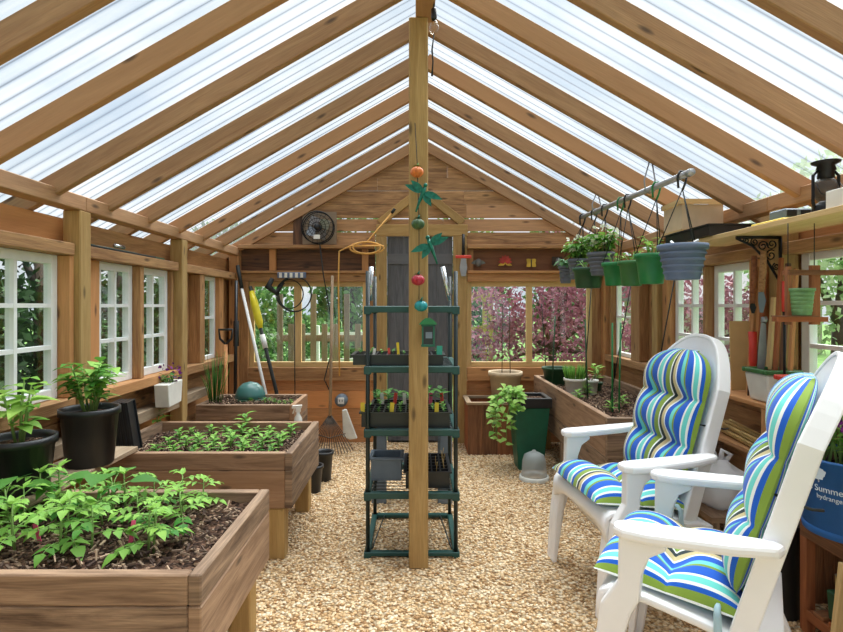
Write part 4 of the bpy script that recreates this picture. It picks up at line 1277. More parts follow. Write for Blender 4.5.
for i, (x, m_) in enumerate(((-.19, 'whitetag'), (-.12, 'redpl'), (-.06, 'whitetag'), (.0, 'yellowtag'), (.09, 'pinktag'), (.16, 'redpl'))):
    stick('%s plant label among the taller seedlings, %s from the left' % ({'whitetag': 'white', 'redpl': 'red', 'yellowtag': 'yellow', 'pinktag': 'pink'}[m_], ORD[i]), x, yr + .32, .74, m_, .07, .02)
cl = tray('black cell tray of bare stems on the fourth tier of the rack', -.05, .185, .05, .3435, .36, .09, 5, 6)
b0 = MB(); b0.tube([(0, 0, -.004), (.004, 0, .06)], .0018, 4); f0 = None
for c in cl:
    if R.random() < .6:
        if f0 is None: f0 = b0.build('bare_stem', 'bamboo'); f0.location = c; tag(f0, 'dry bare stem in the fourth tier tray', 'stem', 'dry stems in the fourth tier tray')
        else:
            o = f0.copy(); C.objects.link(o); o.location = c; o.rotation_euler = (R.uniform(-.2, .2), R.uniform(-.2, .2), R.uniform(0, 6))
t = thing('plastic_tub', 'blue-grey plastic tub on the fourth tier of the rack', 'tub', at(-.16, 2.625, .345) + V((0, .25, 0)))
b = MB(); 
for a in ((-.085, .085, -.08, .08, 0, .006), (-.085, .085, -.08, -.07, .006, .13), (-.085, .085, .07, .08, .006, .13), (-.085, -.075, -.07, .07, .006, .13), (.075, .085, -.07, .07, .006, .13)): b.box(*a)
b.build('tub', 'greypl', t, bevel=.003)
b = MB(); b.box(-.097, .097, -.092, -.081, .115, .13); b.box(-.097, .097, .081, .092, .115, .13); b.box(-.097, -.086, -.08, .08, .115, .13); b.box(.086, .097, -.08, .08, .115, .13); b.build('rim', 'greypl', t, bevel=.003)
t = thing('step_stool', 'blue-grey plastic step stool behind the green rack', 'stool', at(-.02, 3.35, 0))
for x in (-.27, .17):
    b = MB(); b.prism([(x, 0), (x + .1, 0), (x + .095, .5), (x + .015, .5)], 1, -.03, .0); b.build('side_panel', 'greypl', t, bevel=.006)
b = MB(); b.box(-.27, .27, -.04, .2, .501, .53); b.build('top_step', 'greypl', t, bevel=.006)
b = MB(); b.box(-.185, .18, -.02, .16, .27, .29); b.build('lower_step', 'greypl', t, bevel=.004)
for x in (-.26, .18):
    b = MB(); b.box(x, x + .08, .17, .2, 0, .5); b.build('rear_leg', 'greypl', t, bevel=.004)

# ================================================================== CENTRE POST ORNAMENTS
yo = 2.455
def hang(px, py): return W(px, py, yo)
b = MB(); b.tube([hang(415, 120) + V((0, .045, 0)), hang(417, 160), hang(419, 220), hang(419, 300)], .002, 5)
o = b.build('ornament_string', 'rope'); tag(o, 'thin string of ornaments down the centre post', 'string')
for nm, lab, px, py, mat, r in (('pumpkin_ornament', 'orange pumpkin ornament at the top of the centre post', 417, 172, 'orangep', .031), ('gourd_ornament', 'dark green ball ornament between the two dragonflies', 418, 224, 'greenp', .031),
                                ('ball_ornament', 'crimson ball ornament on the centre post', 418, 280, 'redp', .031), ('ball_ornament', 'teal ball ornament just above the green feeder', 421, 306, 'tealp', .031)):
    t = thing(nm, lab, 'ornament', hang(px, py), group=None)
    b = MB(); rings = []
    for i in range(11):
        ph = PI * i / 10; rr = max(1e-4, math.sin(ph)) * r; z = -math.cos(ph) * r * .88
        rings.append([V((rr * (1 + .06 * math.cos(8 * 2 * PI * k / 48)) * math.cos(2 * PI * k / 48), rr * (1 + .06 * math.cos(8 * 2 * PI * k / 48)) * math.sin(2 * PI * k / 48), z)) for k in range(48)])
    b.loft(rings); b.build('body', mat, t)
    b = MB(); b.tube([(0, 0, r * .8), (.003, 0, r * 1.15), (.008, 0, r * 1.4)], [.006, .005, .003], 6)
    for a in range(5): b.leaf((0, 0, r * .85), (math.cos(a * 1.25), math.sin(a * 1.25), .5), (0, 0, 1), .028, .014, .2, .4, 3)
    b.build('stem', 'fly' if mat != 'orangep' else 'stem', t)
for lab, px, py, fl in (('dark teal metal dragonfly under the orange pumpkin', 423, 197, 1), ('dark teal metal dragonfly above the crimson ball', 430, 249, -1)):
    t = thing('dragonfly_ornament', lab, 'ornament', hang(px, py), group='dragonfly ornaments on the centre post')
    b = MB(); b.tube([(.01 * fl, -.01, .05), (0, -.012, .02), (-.02 * fl, -.01, -.03), (-.035 * fl, -.01, -.075)], [.008, .012, .007, .004], 8); b.ball((.012 * fl, -.012, .055), .011); b.build('body', 'fly', t)
    for d, ln in (((-1, .42), .10), ((1, -.38), .105), ((-.75, .75), .085), ((.5, -.86), .085)):
        b = MB(); b.leaf((0, -.012, .02), (d[0] * fl, -.25, d[1]), (0, -1, .2), ln, .036, .15, .1, 5, tip=.8); b.build('wing', 'fly', t)
t = thing('hanging_feeder', 'small green lantern-shaped feeder at the foot of the ornaments', 'feeder', hang(428, 338))
b = MB(); b.box(-.034, .034, -.03, .012, -.042, -.03); b.box(-.034, .034, -.03, .012, .058, .066); b.build('tray', 'dgreen', t, bevel=.002)
for x in (-.031, .024):
    b = MB(); b.box(x, x + .008, -.03, -.022, -.03, .058); b.build('side_post', 'dgreen', t)
b = MB(); b.box(-.026, .026, -.024, .008, -.03, .058); b.build('seed_tube', 'black', t)
b = MB(); b.box(-.012, .02, -.0265, -.0245, .0, .03); b.build('window', 'greypl', t)
b = MB(); b.prism([(-.045, .067), (.045, .067), (.03, .085), (.012, .098), (-.012, .098), (-.03, .085)], 1, -.036, .014); b.build('roof', 'greenpot', t)
b = MB(); b.tube([(0, -.01, .098), (0, -.01, .125)], .002, 5); b.build('hook', 'rope', t)
# bulb and its cable
t = thing('string_light', 'clear light bulb in a black socket hanging beside the top of the centre post', 'light bulb', W(434, 20, 2.40))
b = MB(); b.lathe([(.011, .0), (.014, .01), (.014, .05), (.006, .06)], 14); b.build('socket', 'black', t)
b = MB(); b.lathe([(.001, -.068), (.012, -.066), (.022, -.05), (.024, -.035), (.016, -.012), (.010, 0)], 16); b.build('bulb', 'bulb', t)
b = MB(); b.tube([(0, 0, .055), (.002, .01, .12), (.006, .02, .26)], .004, 6); b.build('cable', 'rope', t)
b = MB(); b.tube([W(434, 34, 2.49), W(432, 50, 2.5), W(433, 62, 2.5), W(432, 76, 2.5)], [.003, .005, .004, .006], 6); o = b.build('light_cable', 'rope'); tag(o, 'loose black cable end along the right side of the centre post', 'cable')
# ================================================================== BACK RIGHT
t = thing('hand_tool', 'red-handled hand tool hung on the right jamb of the door', 'hand tool', at(.46, 4.76, 1.80))
b = MB(); b.tube([(0, -.005, .0), (.0, -.008, .20)], [.016, .013], 8); b.build('handle', 'black', t)
b = MB(); b.box(-.075, .075, -.02, .0, -.03, .0); b.build('crossbar', 'redpl', t, bevel=.004)
b = MB(); b.prism([(-.022, -.03), (.022, -.03), (.036, -.12), (.02, -.2), (-.02, -.2), (-.036, -.12)], 1, -.014, -.006); b.build('blade', 'steel', t)
for lab, px, py, kind in (('grey metal wall ornament nearest the door on the frieze board', 478, 263, 'pewter'), ('red metal flower ornament on the frieze board', 505, 262, 'rust'),
                          ('yellow metal butterfly ornament on the frieze board', 531, 263, 'gold'), ('small pewter bell ornament on the frieze board beside the hanging baskets', 557, 262, 'pewter')):
    t = thing('wall_ornament', lab, 'ornament', W(px, py, 4.81))
    if kind == 'rust':
        for i in range(7):
            a = PI * i / 6; b = MB(); b.leaf((0, -.01, 0), (math.cos(a), -.2, math.sin(a) * 1.1), (0, -1, .1), .07, .04, .2, .1, 4); b.build('petal', 'rust', t)
        for s in (-1, 1):
            b = MB(); b.leaf((0, -.01, -.01), (s, -.1, -.35), (0, -1, 0), .075, .035, .2, .2, 4); b.build('leaf', 'gold', t)
    elif kind == 'gold':
        for d in ((-1, .8), (1, .8), (-.9, -.7), (.9, -.7)):
            b = MB(); b.leaf((0, -.012, 0), (d[0], -.15, d[1]), (0, -1, 0), .06, .05, .1, .1, 4, tip=.8); b.build('wing', 'gold', t)
        b = MB(); b.tube([(0, -.015, -.04), (0, -.018, .03)], .006, 6); b.build('body', 'bark', t)
    elif 'bell' in lab:
        b = MB(); b.lathe([(.038, -.035), (.036, -.03), (.028, .0), (.018, .03), (.001, .038)], 16, c=(0, -.045, 0)); b.build('bell', 'pewter', t)
        b = MB(); b.box(-.05, .05, -.006, 0, -.03, .05); b.build('back_plate', 'bark', t)
    else:
        b = MB(); b.ball((0, -.03, 0), .032, sc=(1, .6, 1.25)); b.build('body', 'pewter', t)
        for s in (-1, 1):
            b = MB(); b.leaf((s * .01, -.03, .01), (s, -.1, -.25), (0, -1, 0), .065, .04, .1, .2, 4); b.build('wing', 'pewter', t)
# cedar planter
def slatbox(name, label, cat, x0, x1, y0, y1, h, mat, n, rim=True):
    t = thing(name, label, cat, (x0, y0, 0)); wx, wy = x1 - x0, y1 - y0
    for i in range(n):
        b = MB(); b.box(wx * i / n, wx * (i + 1) / n - .003, 0, .02, .0, h - .02, grain=2); b.build('front_slat', mat, t)
        b = MB(); b.box(wx * i / n, wx * (i + 1) / n - .003, wy - .02, wy, .0, h - .02, grain=2); b.build('back_slat', mat, t)
    for xs in ((0, .02), (wx - .02, wx)):
        for i in range(3):
            b = MB(); b.box(xs[0], xs[1], .021 + (wy - .042) * i / 3, .02 + (wy - .042) * (i + 1) / 3, 0, h - .02, grain=2); b.build('side_slat', mat, t)
    for a in ((-.015, wx + .015, -.015, .035), (-.015, wx + .015, wy - .035, wy + .015)):
        b = MB(); b.box(a[0], a[1], a[2], a[3], h - .02, h); b.build('rim', 'bedtop', t)
    for a in ((-.015, .03), (wx - .03, wx + .015)):
        b = MB(); b.box(a[0], a[1], .035, wy - .035, h - .02, h, grain=1); b.build('rim', 'bedtop', t)
    b = MB(); b.box(.021, wx - .021, .021, wy - .021, .02, h * .72); b.build('soil', 'soil', t)
    return t
slatbox('slatted_planter', 'reddish slatted cedar planter against the back wall right of the door', 'planter', .47, .99, 4.42 * D, 4.76 * D, .465, 'redwood', 4)
t = thing('ceramic_pot', 'tan round pot with two bare canes standing in the slatted planter', 'pot', at(.83, 4.60, .336))
potbody(t, .145, .11, .38, 'tanpot', rim=.02, lip=.04)
for x, y in ((-.03, .0), (.05, .02)):
    b = MB(); b.tube([(x, y, .33), (x * .8, y, 1.0)], .004, 6); b.build('cane', 'bark', t)
# tall green planter with trailing vine
t = thing('tall_planter', 'tall square green planter with a trailing vine beside the clear cloche', 'planter', at(.93, 4.10, 0))
rings = []
for hw_, z in ((.10, 0), (.142, .50), (.142, .505)):
    rings.append([V((-hw_, -hw_, z)), V((hw_, -hw_, z)), V((hw_, hw_, z)), V((-hw_, hw_, z))])
b = MB(); b.loft(rings, smooth=False); b.build('body', 'dgreen', t, bevel=.006)
b = MB()
for a in ((-.158, .158, -.158, -.125), (-.158, .158, .125, .158), (-.158, -.125, -.125, .125), (.125, .158, -.125, .125)): b.box(a[0], a[1], a[2], a[3], .506, .585)
b.build('rim', 'black', t, bevel=.004)
b = MB(); b.box(-.124, .124, -.124, .124, .506, .56); b.build('soil', 'soil', t)
vs_, vf = MB(), MB()
for i in range(11):
    a = PI * (.75 + .75 * i / 10) + R.uniform(-.15, .15); ln = R.uniform(.2, .42) if i < 9 else .15
    p0 = V((-.06, -.04, .56)); p1 = V((-.10, -.08, .66)) + V((math.cos(a), math.sin(a), 0)) * .10; p2 = p1 + V((math.cos(a) * .10, math.sin(a) * .08, -ln * .45)); p3 = p2 + V((R.uniform(-.04, .04), R.uniform(-.03, .02), -ln * .6))
    vs_.tube([p0, p1, p2, p3], [.004, .0035, .003, .002], 5)
    for k in range(16):
        u = k / 15 * 3; s0, s1 = ((p0, p1), (p1, p2), (p2, p3))[min(2, int(u))]
        p = s0.lerp(s1, u - min(2, int(u)))
        d = V((R.uniform(-1, 1), R.uniform(-1, .3), R.uniform(-.3, .6)))
        vf.leaf(p, d, (0, -.4, 1), R.uniform(.045, .075), R.uniform(.035, .055), .15, .35, 4)
vs_.build('stem', 'stem', t); vf.build('foliage', 'leafl', t)
t = thing('cloche', 'clear plastic cloche on the gravel in front of the tall green planter', 'cloche', at(.905, 3.80, 0))
b = MB(); b.lathe([(.098, .03), (.094, .06), (.088, .14), (.075, .185), (.04, .205), (.018, .207), (.014, .222), (.001, .226)], 28, caps=False); b.build('dome', 'frost', t)
b = MB(); b.lathe([(.112, .0), (.112, .028), (.100, .032), (.098, .004), (.112, .0)], 28, caps=False); b.build('base_ring', 'shade', t)
# pots standing in the right bed
t = thing('plant_pot', 'dark green pot at the far end of the right bed', 'pot', at(1.27, 4.52, .605)); potbody(t, .115, .09, .16, 'darkpot')
t = thing('potted_grass', 'white pot of bright green wheatgrass in the right bed', 'potted plant', at(1.28, 4.0, .60)); potbody(t, .082, .065, .14, 'whiteplastic')
b = MB()
for _ in range(170):
    a, r = R.uniform(0, 6.28), .07 * R.random() ** .5; p = V((r * math.cos(a), r * math.sin(a), .11)); l = V((math.cos(a), math.sin(a), 0)) * r * .5
    b.tube([p, p + l * .5 + V((0, 0, .06)), p + l + V((0, 0, R.uniform(.09, .14)))], [.0028, .0025, .001], 4)
b.build('grass_blades', 'leaf', t)['kind'] = 'stuff'
t = thing('potted_plant', 'small pale jar with a tiny reddish plant behind the wheatgrass', 'potted plant', at(1.42, 4.05, .60)); potbody(t, .06, .052, .12, 'shade'); leafy(t, .1, .06, .06, 12, .035, 'maple', 3)
t = thing('potted_plant', 'small pot of upright lime leaves next to the pale jar in the right bed', 'potted plant', at(1.52, 4.2, .60)); potbody(t, .05, .042, .08, 'darkpot'); leafy(t, .07, .16, .05, 14, .08, 'leafl', 3, .5, .1)
# stakes
for lab, x, y, h, m_, dx, dy in (('green stake nearest the chair in the right bed', 1.31, 3.32, .62, 'greenpot', 0, 0), ('second green stake in the right bed, just behind the nearest', 1.37, 3.36, .62, 'greenpot', .02, .02),
                           ('green stake near the white pot in the right bed', 1.33, 3.85, .62, 'darkpot', -.02, 0), ('thin green stake by the aisle edge of the right bed', 1.19, 4.35, .65, 'darkpot', .03, 0),
                           ('tall thin stake at the far end of the right bed', 1.22, 4.62, .75, 'rope', -.05, 0), ('long dark cane leaning towards the baskets in the right bed', 1.46, 3.75, 1.0, 'rope', .14, -.1),
                           ('long dark cane leaning by the right windows', 1.52, 3.25, 1.05, 'rope', .17, -.05), ('dark cane leaning in the middle of the right bed', 1.34, 3.98, .95, 'rope', .10, .1)):
    b = MB(); p = at(x, y, .585); b.tube([p, p + V((dx, dy, h))], .006 if 'green' in m_ or m_ == 'darkpot' else .004, 6)
    o = b.build('plant_stake', m_); tag(o, lab, 'stake')

# ================================================================== HANGING BASKETS
X0 = 1.30
pz = lambda y: 1.947 + (2.01 - 1.947) * (y - 2.35) / 1.55
t = thing('hanging_pole', 'galvanised pipe under the right rafters carrying the hanging baskets', 'pole', at(X0, 2.35, pz(2.35)))
b = MB(); b.tube([(0, 0, 0), (0, 1.55 * D, pz(3.9) - pz(2.35))], .0165, 12); b.build('pipe', 'pipe', t)
b = MB(); b.tube([(0, -.002, 0), (0, .03, .001)], .0185, 12); b.build('end_cap', 'pipe', t)
for y in (2.77, 3.585):
    b = MB(); yy_ = (y - 2.35) * D; dz = pz(y) - pz(2.35)
    zt_ = 2.125 - pz(2.35)
    b.tube([(.0, yy_, zt_), (-.03, yy_, dz + .05), (-.024, yy_, dz - .012), (0, yy_, dz - .024), (.024, yy_, dz - .012), (.03, yy_, dz + .05), (.012, yy_, zt_ - .005)], .004, 6); b.build('strap', 'steel', t)
def basket(label, y, yh, zrim, r1, r0, h, mat, hook, plant=None, x=X0, wires=3, n=0):
    t = thing('hanging_basket', label, 'hanging basket', at(x, y, zrim - h), group='hanging baskets under the pipe')
    potbody(t, r1, r0, h, mat, rim=.012, lip=.025)
    if mat in ('bluepot', 'greypot'):
        b = MB()
        for k in range(4): 
            z = h * (.2 + .18 * k); rr = r0 + (r1 - r0) * z / (h - .025)
            b.lathe([(rr + .0005, z - .006), (rr + .0035, z), (rr + .0005, z + .006)], 28, caps=False)
        b.build('rib', mat, t)
    zp = pz(yh) - (zrim - h); yo_ = (yh - y) * D; xo = X0 - x
    b = MB(); b.tube([(xo - .02, yo_, zp - .06), (xo - .024, yo_, zp), (xo - .012, yo_, zp + .021), (xo + .012, yo_, zp + .021), (xo + .022, yo_, zp + .002), (xo + .012, yo_, zp - .04), (xo, yo_, zp - .07)], .0055, 6); b.build('hook', hook, t)
    for k in range(wires):
        a = 2 * PI * k / wires + .5
        b = MB(); b.tube([(xo, yo_, zp - .065), (r1 * math.cos(a), r1 * math.sin(a), h - .005)], .0028, 5); b.build('wire', 'rope', t)
    if plant == 'lush':
        leafy(t, h - .03, .18, r1 * 2.3, 120, .07, 'leaf', 12, .8, .5)
        b = MB(); leafblob(b, (0, 0, h + .12), r1 * 1.35, 60, .03, .9, .8, (1, 1, .6)); b.build('blossoms', 'flower', t)['kind'] = 'stuff'
    elif plant == 'trail':
        leafy(t, h - .03, .08, r1 * 1.7, 50, .06, 'leafb', 8, .7, .7)
    elif plant == 'small':
        leafy(t, h - .03, .13, r1 * 1.3, 22, .055, 'leafl', 4, .5, .3)
    elif plant == 'sparse':
        leafy(t, h - .03, .09, r1 * 1.3, 18, .045, 'leaf', 5, .5, .4)
    elif plant == 'sticks':
        b = MB()
        for k in range(3): b.tube([(R.uniform(-.05, .05), R.uniform(-.05, .05), h - .03), (R.uniform(-.12, .12), R.uniform(-.1, .1), h + .02)], .006, 6)
        b.build('twig', 'white', t)
basket('large slate blue ribbed basket at the near end of the pipe', 2.43, 2.43, 1.615, .108, .078, .17, 'bluepot', 'black', 'sticks')
basket('bright green basket next to the slate blue one', 2.75, 2.69, 1.603, .083, .062, .165, 'greenpot', 'greenpot', 'small')
basket('mid green basket, second beyond the slate blue one', 3.0, 3.05, 1.587, .074, .056, .15, 'midgreen', 'black', 'sparse')
basket('bright green basket, third beyond the slate blue one, under the leafy baskets', 3.27, 3.155, 1.60, .07, .052, .15, 'greenpot', 'greenpot', 'sparse')
basket('grey basket of lush white-flowered greenery, nearer of the two', 3.50, 3.42, 1.69, .088, .065, .16, 'greypot', 'black', 'lush')
basket('wide dark green basket hanging lowest at the far end', 3.72, 3.62, 1.60, .108, .09, .15, 'darkpot', 'black', 'sparse', x=1.29)
basket('grey basket of lush greenery at the far end of the pipe', 3.98, 3.87, 1.69, .075, .058, .16, 'greypot', 'black', 'lush')
basket('small grey basket with trailing leaves, leftmost of the hanging baskets', 4.25, 3.88, 1.66, .055, .042, .15, 'greypot', 'black', 'trail', x=1.28)

# ================================================================== RIGHT WALL
t = thing('wall_shelf', 'long pine shelf high on the right wall with an iron bracket', 'shelf', at(1.55, 1.1, 1.66))
b = MB(); b.box(0, .243, 0, 1.78 * D, 0, .024, grain=1); b.build('board', 'pine', t, bevel=.002)
b = MB()
by = (2.455 - 1.1) * D - .012
def bk(x, z): return V((x, by, z))
b.tube([bk(.02, -.008), bk(.238, -.008)], .008, 6); b.build('bracket_arm', 'blackmetal', t)
b = MB(); b.tube([bk(.236, -.01), bk(.236, -.24)], .008, 6); b.build('bracket_back', 'blackmetal', t)
b = MB(); b.tube([bk(.02, -.012), bk(.10, -.05), bk(.17, -.12), bk(.236, -.23)], .006, 6); b.build('bracket_brace', 'blackmetal', t)
for cx, cz, rr, tw in ((.07, -.022, .016, 1), (.11, -.03, .02, 2), (.15, -.05, .026, 0), (.195, -.04, .026, 3), (.19, -.095, .028, 1), (.215, -.15, .018, 2), (.155, -.085, .014, 1)):
    b = MB(); pts = []
    for i in range(22):
        a = tw + i * .45; r_ = rr * (1 - i / 26); pts.append(bk(cx + r_ * math.cos(a), cz + r_ * math.sin(a)))
    b.tube(pts, .0035, 5); b.build('scroll', 'blackmetal', t)
t = thing('oil_lantern', 'black oil lantern on the high right shelf', 'lantern', at(1.66, 2.02, 1.684))
b = MB(); b.lathe([(.048, 0), (.05, .01), (.048, .035), (.03, .05), (.022, .055)], 20); b.build('fuel_base', 'blackmetal', t)
b = MB(); b.lathe([(.026, .055), (.042, .08), (.044, .105), (.034, .14), (.028, .145)], 20, caps=False); b.build('globe', 'smoky', t)
b = MB(); b.lathe([(.026, .145), (.03, .15), (.028, .175), (.036, .18), (.03, .2), (.05, .21), (.052, .216), (.02, .222), (.001, .222)], 20); b.build('chimney_cap', 'blackmetal', t)
for s in (-1, 1):
    b = MB(); b.tube([(s * .044, 0, .02), (s * .052, 0, .05), (s * .052, 0, .16), (s * .032, 0, .18)], .006, 6); b.build('side_tube', 'blackmetal', t)
b = MB(); b.tube([(-.05, -.01, .13), (-.05, -.04, .08), (0, -.055, .06), (.05, -.04, .08), (.05, -.01, .13)], .002, 5); b.build('bail', 'blackmetal', t)
t = thing('white_box', 'white printed box beside the oil lantern on the high shelf', 'box', at(1.575, 1.80, 1.685))
b = MB(); b.box(0, .17, 0, .13, 0, .07); b.build('carton', 'whiteplastic', t, bevel=.002)
b = MB(); b.box(.0, .17, -.0012, -.0002, .0, .016); b.build('blue_band', 'bluepot', t)
for i in range(4):
    b = MB(); b.box(.015, .1 + .012 * (i % 2), -.0012, -.0002, .025 + i * .010, .028 + i * .010); b.build('print_line', 'greypl', t)
o = MB(); o.box(1.585, 1.70, 2.16 * D, 2.36 * D, 1.685, 1.70); o = o.build('yellow_case', 'yellowtag', bevel=.004); tag(o, 'flat yellow case on the high right shelf', 'case')
t = thing('tool_case', 'small grey and blue case on the yellow case', 'case', at(1.62, 2.19, 1.701))
b = MB(); b.box(0, .12, 0, .11, 0, .045); b.build('body', 'greypl', t, bevel=.006)
b = MB(); b.box(.01, .05, -.004, .0, .01, .036); b.box(.07, .11, -.004, .0, .01, .036); b.build('latch', 'black', t)
t = thing('deep_tray', 'black plastic tray overhanging the far end of the high shelf', 'tray', at(1.53, 2.60, 1.685))
b = MB(); L_, Wd = .5, .25
for a in ((0, Wd, 0, L_, 0, .004), (0, .006, 0, L_, .004, .06), (Wd - .006, Wd, 0, L_, .004, .06), (.006, Wd - .006, 0, .006, .004, .06), (.006, Wd - .006, L_ - .006, L_, .004, .06)): b.box(*a)
b.build('tray', 'black', t)
b = MB(); b.box(-.012, .0, -.012, L_ + .012, .054, .06); b.box(Wd, Wd + .012, -.012, L_ + .012, .054, .06); b.box(0, Wd, -.012, 0, .054, .06); b.box(0, Wd, L_, L_ + .012, .054, .06); b.build('rim', 'black', t)
t = thing('wooden_crate', 'pale wooden crate with a whitish side panel lying on the black tray', 'crate', at(1.52, 2.86, 1.746))
b = MB(); b.box(.012, .25, .012, .24, .012, .155); b.build('panel_box', 'tanpot', t)
for a in ((0, .262, 0, .011, .156, .185), (0, .011, .012, .25, .156, .185), (.251, .262, .012, .25, .156, .185), (0, .262, .24, .251, .156, .185)):
    b = MB(); b.box(*a); b.build('top_rail', 'pine', t)
b = MB(); b.box(0, .262, 0, .25, 0, .011); b.build('base', 'pine', t)
# hanging wooden rack with mint pot
t = thing('hanging_rack', 'wooden ladder-shaped rack hung below the shelf, holding the mint pot', 'rack', at(1.535, 2.07, 1.24))
for x in (.0, .10):
    b = MB(); b.box(x, x + (.018 if x == 0 else .036), -.01, .008, 0, .245 if x else .24, grain=2); b.build('upright', 'redwood', t)
for z, x0, x1 in ((.205, -.0, .30), (.012, -.045, .16)):
    for y in (-.022, .010):
        b = MB(); b.box(x0, x1, y, y + .011, z, z + .02); b.build('rail', 'redwood', t)
b = MB(); b.box(-.03, .10, -.05, .05, .032, .037); b.build('pot_seat', 'redwood', t)
for x in (.009, .118):
    b = MB(); b.tube([(x, 0, .24), (x, 0, .419)], .002, 5); b.build('cord', 'rope', t)
t = thing('mint_pot', 'mint green woven-texture pot on the hanging wooden rack', 'pot', at(1.59, 2.06, 1.278))
potbody(t, .047, .037, .112, 'mintpot', rim=.006, lip=.012)
b = MB()
for k in range(5):
    z = .015 + k * .017; rr = .037 + .010 * z / .11; b.lathe([(rr + .0004, z), (rr + .0022, z + .006), (rr + .0004, z + .012)], 24, caps=False)
b.build('woven_band', 'mintpot', t)
# stakes and saws leaning in the corner of the post
for i, (y, w_, m_, h) in enumerate(((2.60, .03, 'cedar', .66), (2.535, .026, 'redwood', .62), (2.47, .028, 'pine', .50), (2.42, .022, 'redwood', .69), (2.375, .026, 'dark', .66), (2.325, .02, 'cedar', .63))):
    b = MB(); b.beam(at(1.735, y, .861), at(1.782, y + .012, .861 + h), w_, .016, (1, 0, 0))
    o = b.build('wooden_stake', m_, bevel=.002); tag(o, 'wooden stake leaning on the right post, %s counted towards the viewer' % ORD[i], 'stake', 'wooden stakes leaning on the right post')
def blade_tool(name, label, cat, p, rot, hl, bl, hm, bm, bw):
    t = thing(name, label, cat, p); t.rotation_euler = rot
    b = MB(); b.tube([(0, 0, 0), (.004, 0, hl * .5), (0, 0, hl)], [.013, .016, .013], 8); b.build('handle', hm, t)
    b = MB(); b.prism([(-.012, 0), (.012, 0), (bw, -bl * .4), (bw * .6, -bl), (.0, -bl), (-.012, -bl * .4)], 1, -.0015, .0015); b.build('blade', bm, t)
    return t
blade_tool('pruning_saw', 'pruning saw with a long wooden handle hung on the stakes', 'saw', at(1.675, 2.42, 1.385), (0, .06, 0), .2, .10, 'cedar', 'greypl', .026)
blade_tool('pruning_saw', 'wood-handled tool leaning beside the pruning saw at the right windows', 'saw', at(1.70, 2.52, 1.33), (0, .04, 0), .24, .05, 'redwood', 'black', .02)
blade_tool('hand_saw', 'grey-bladed saw standing on the planter shelf', 'saw', at(1.70, 2.44, 1.235), (0, .1, 0), .03, .36, 'steel', 'steel', .03)
t = thing('hand_cultivator', 'red-gripped hand cultivator standing on the planter shelf', 'hand tool', at(1.725, 2.555, .861))
b = MB(); b.tube([(0, 0, .14), (.002, .0, .18), (.002, 0, .25), (0, .0, .325)], [.013, .02, .018, .021], 10); b.build('grip', 'redpl', t)
b = MB(); b.tube([(0, 0, .06), (0, 0, .15)], .008, 6); b.build('neck', 'blackmetal', t)
for dx in (-.03, 0, .03):
    b = MB(); b.tube([(0, 0, .07), (dx * .9, -.01, .05), (dx, -.012, .0)], .004, 5); b.build('tine', 'blackmetal', t)
t = thing('garden_weeder', 'long tool with a red handle leaning left of the mint pot', 'hand tool', at(1.70, 2.30, .861)); b = MB(); b.tube([(0, 0, .43), (.003, 0, .5), (0, 0, .57)], [.012, .015, .011], 8); b.build('grip', 'redpl', t)
b = MB(); b.tube([(0, 0, 0), (0, 0, .435)], .006, 6); b.build('shaft', 'blackmetal', t)
o = MB(); o.box(-.07, .07, -.004, .004, 0, .375, Matrix.Translation(at(1.785, 2.70, .861)) @ Matrix.Rotation(-.05, 4, 'X') @ Matrix.Rotation(-.25, 4, 'Z')); o = o.build('cardboard_panel', 'brown'); tag(o, 'sheet of tan cardboard leaning at the right windows behind the farther chair', 'cardboard')
# planter shelf
t = thing('planter_shelf', 'wooden shelf below the right windows under the white planters', 'shelf', at(1.62, 2.0, .0))
b = MB(); b.box(0, .183, -.17, .84 * D, .838, .859, grain=1); b.build('board', 'cedar', t, bevel=.003)
for y in (.31 * D, .78 * D):
    b = MB(); b.box(.0, .035, y, y + .035, 0, .837, grain=2); b.build('leg', 'cedar', t)
b = MB(); b.box(.0, .16, .34 * D, .82 * D, .60, .618, grain=1); b.build('lower_board', 'cedar', t)
def boxpot(label, x, y, rim, h=.135, extra=None):
    t = thing('window_box', label, 'planter', at(x, y, .86), group='white planters on the right shelf')
    rings = []
    for hx, hy, z in ((.062, .072, 0), (.08, .09, h)):
        rings.append([V((-hx, -hy, z)), V((hx, -hy, z)), V((hx, hy, z)), V((-hx, hy, z))])
    b = MB(); b.loft(rings, smooth=False); b.build('box', 'whiteplastic', t, bevel=.008)
    b = MB()
    for a in ((-.088, .088, -.098, -.074), (-.088, .088, .074, .098), (-.088, -.064, -.074, .074), (.064, .088, -.074, .074)): b.box(a[0], a[1], a[2], a[3], h + .001, h + .022)
    b.build('rim', rim, t, bevel=.004)
    b = MB(); b.box(-.063, .063, -.073, .073, h + .001, h + .010); b.build('soil', 'soil', t)
boxpot('white planter with a green rim, farthest of the three on the right shelf', 1.712, 2.40, 'midgreen')
boxpot('white planter with a red rim in the middle of the three', 1.712, 2.18, 'redpl', .125)
boxpot('white planter with a red rim nearest the viewer on the right shelf', 1.712, 1.945, 'redpl', .125)
t = thing('orange_gourd', 'orange gourd resting in the nearest red-rimmed planter', 'gourd', at(1.69, 1.95, 1.03))
b = MB(); b.ball((0, 0, 0), .038); b.build('body', 'orangep', t)
b = MB(); b.tube([(0, 0, .034), (.005, 0, .055)], .005, 6); b.build('stem', 'stem', t)
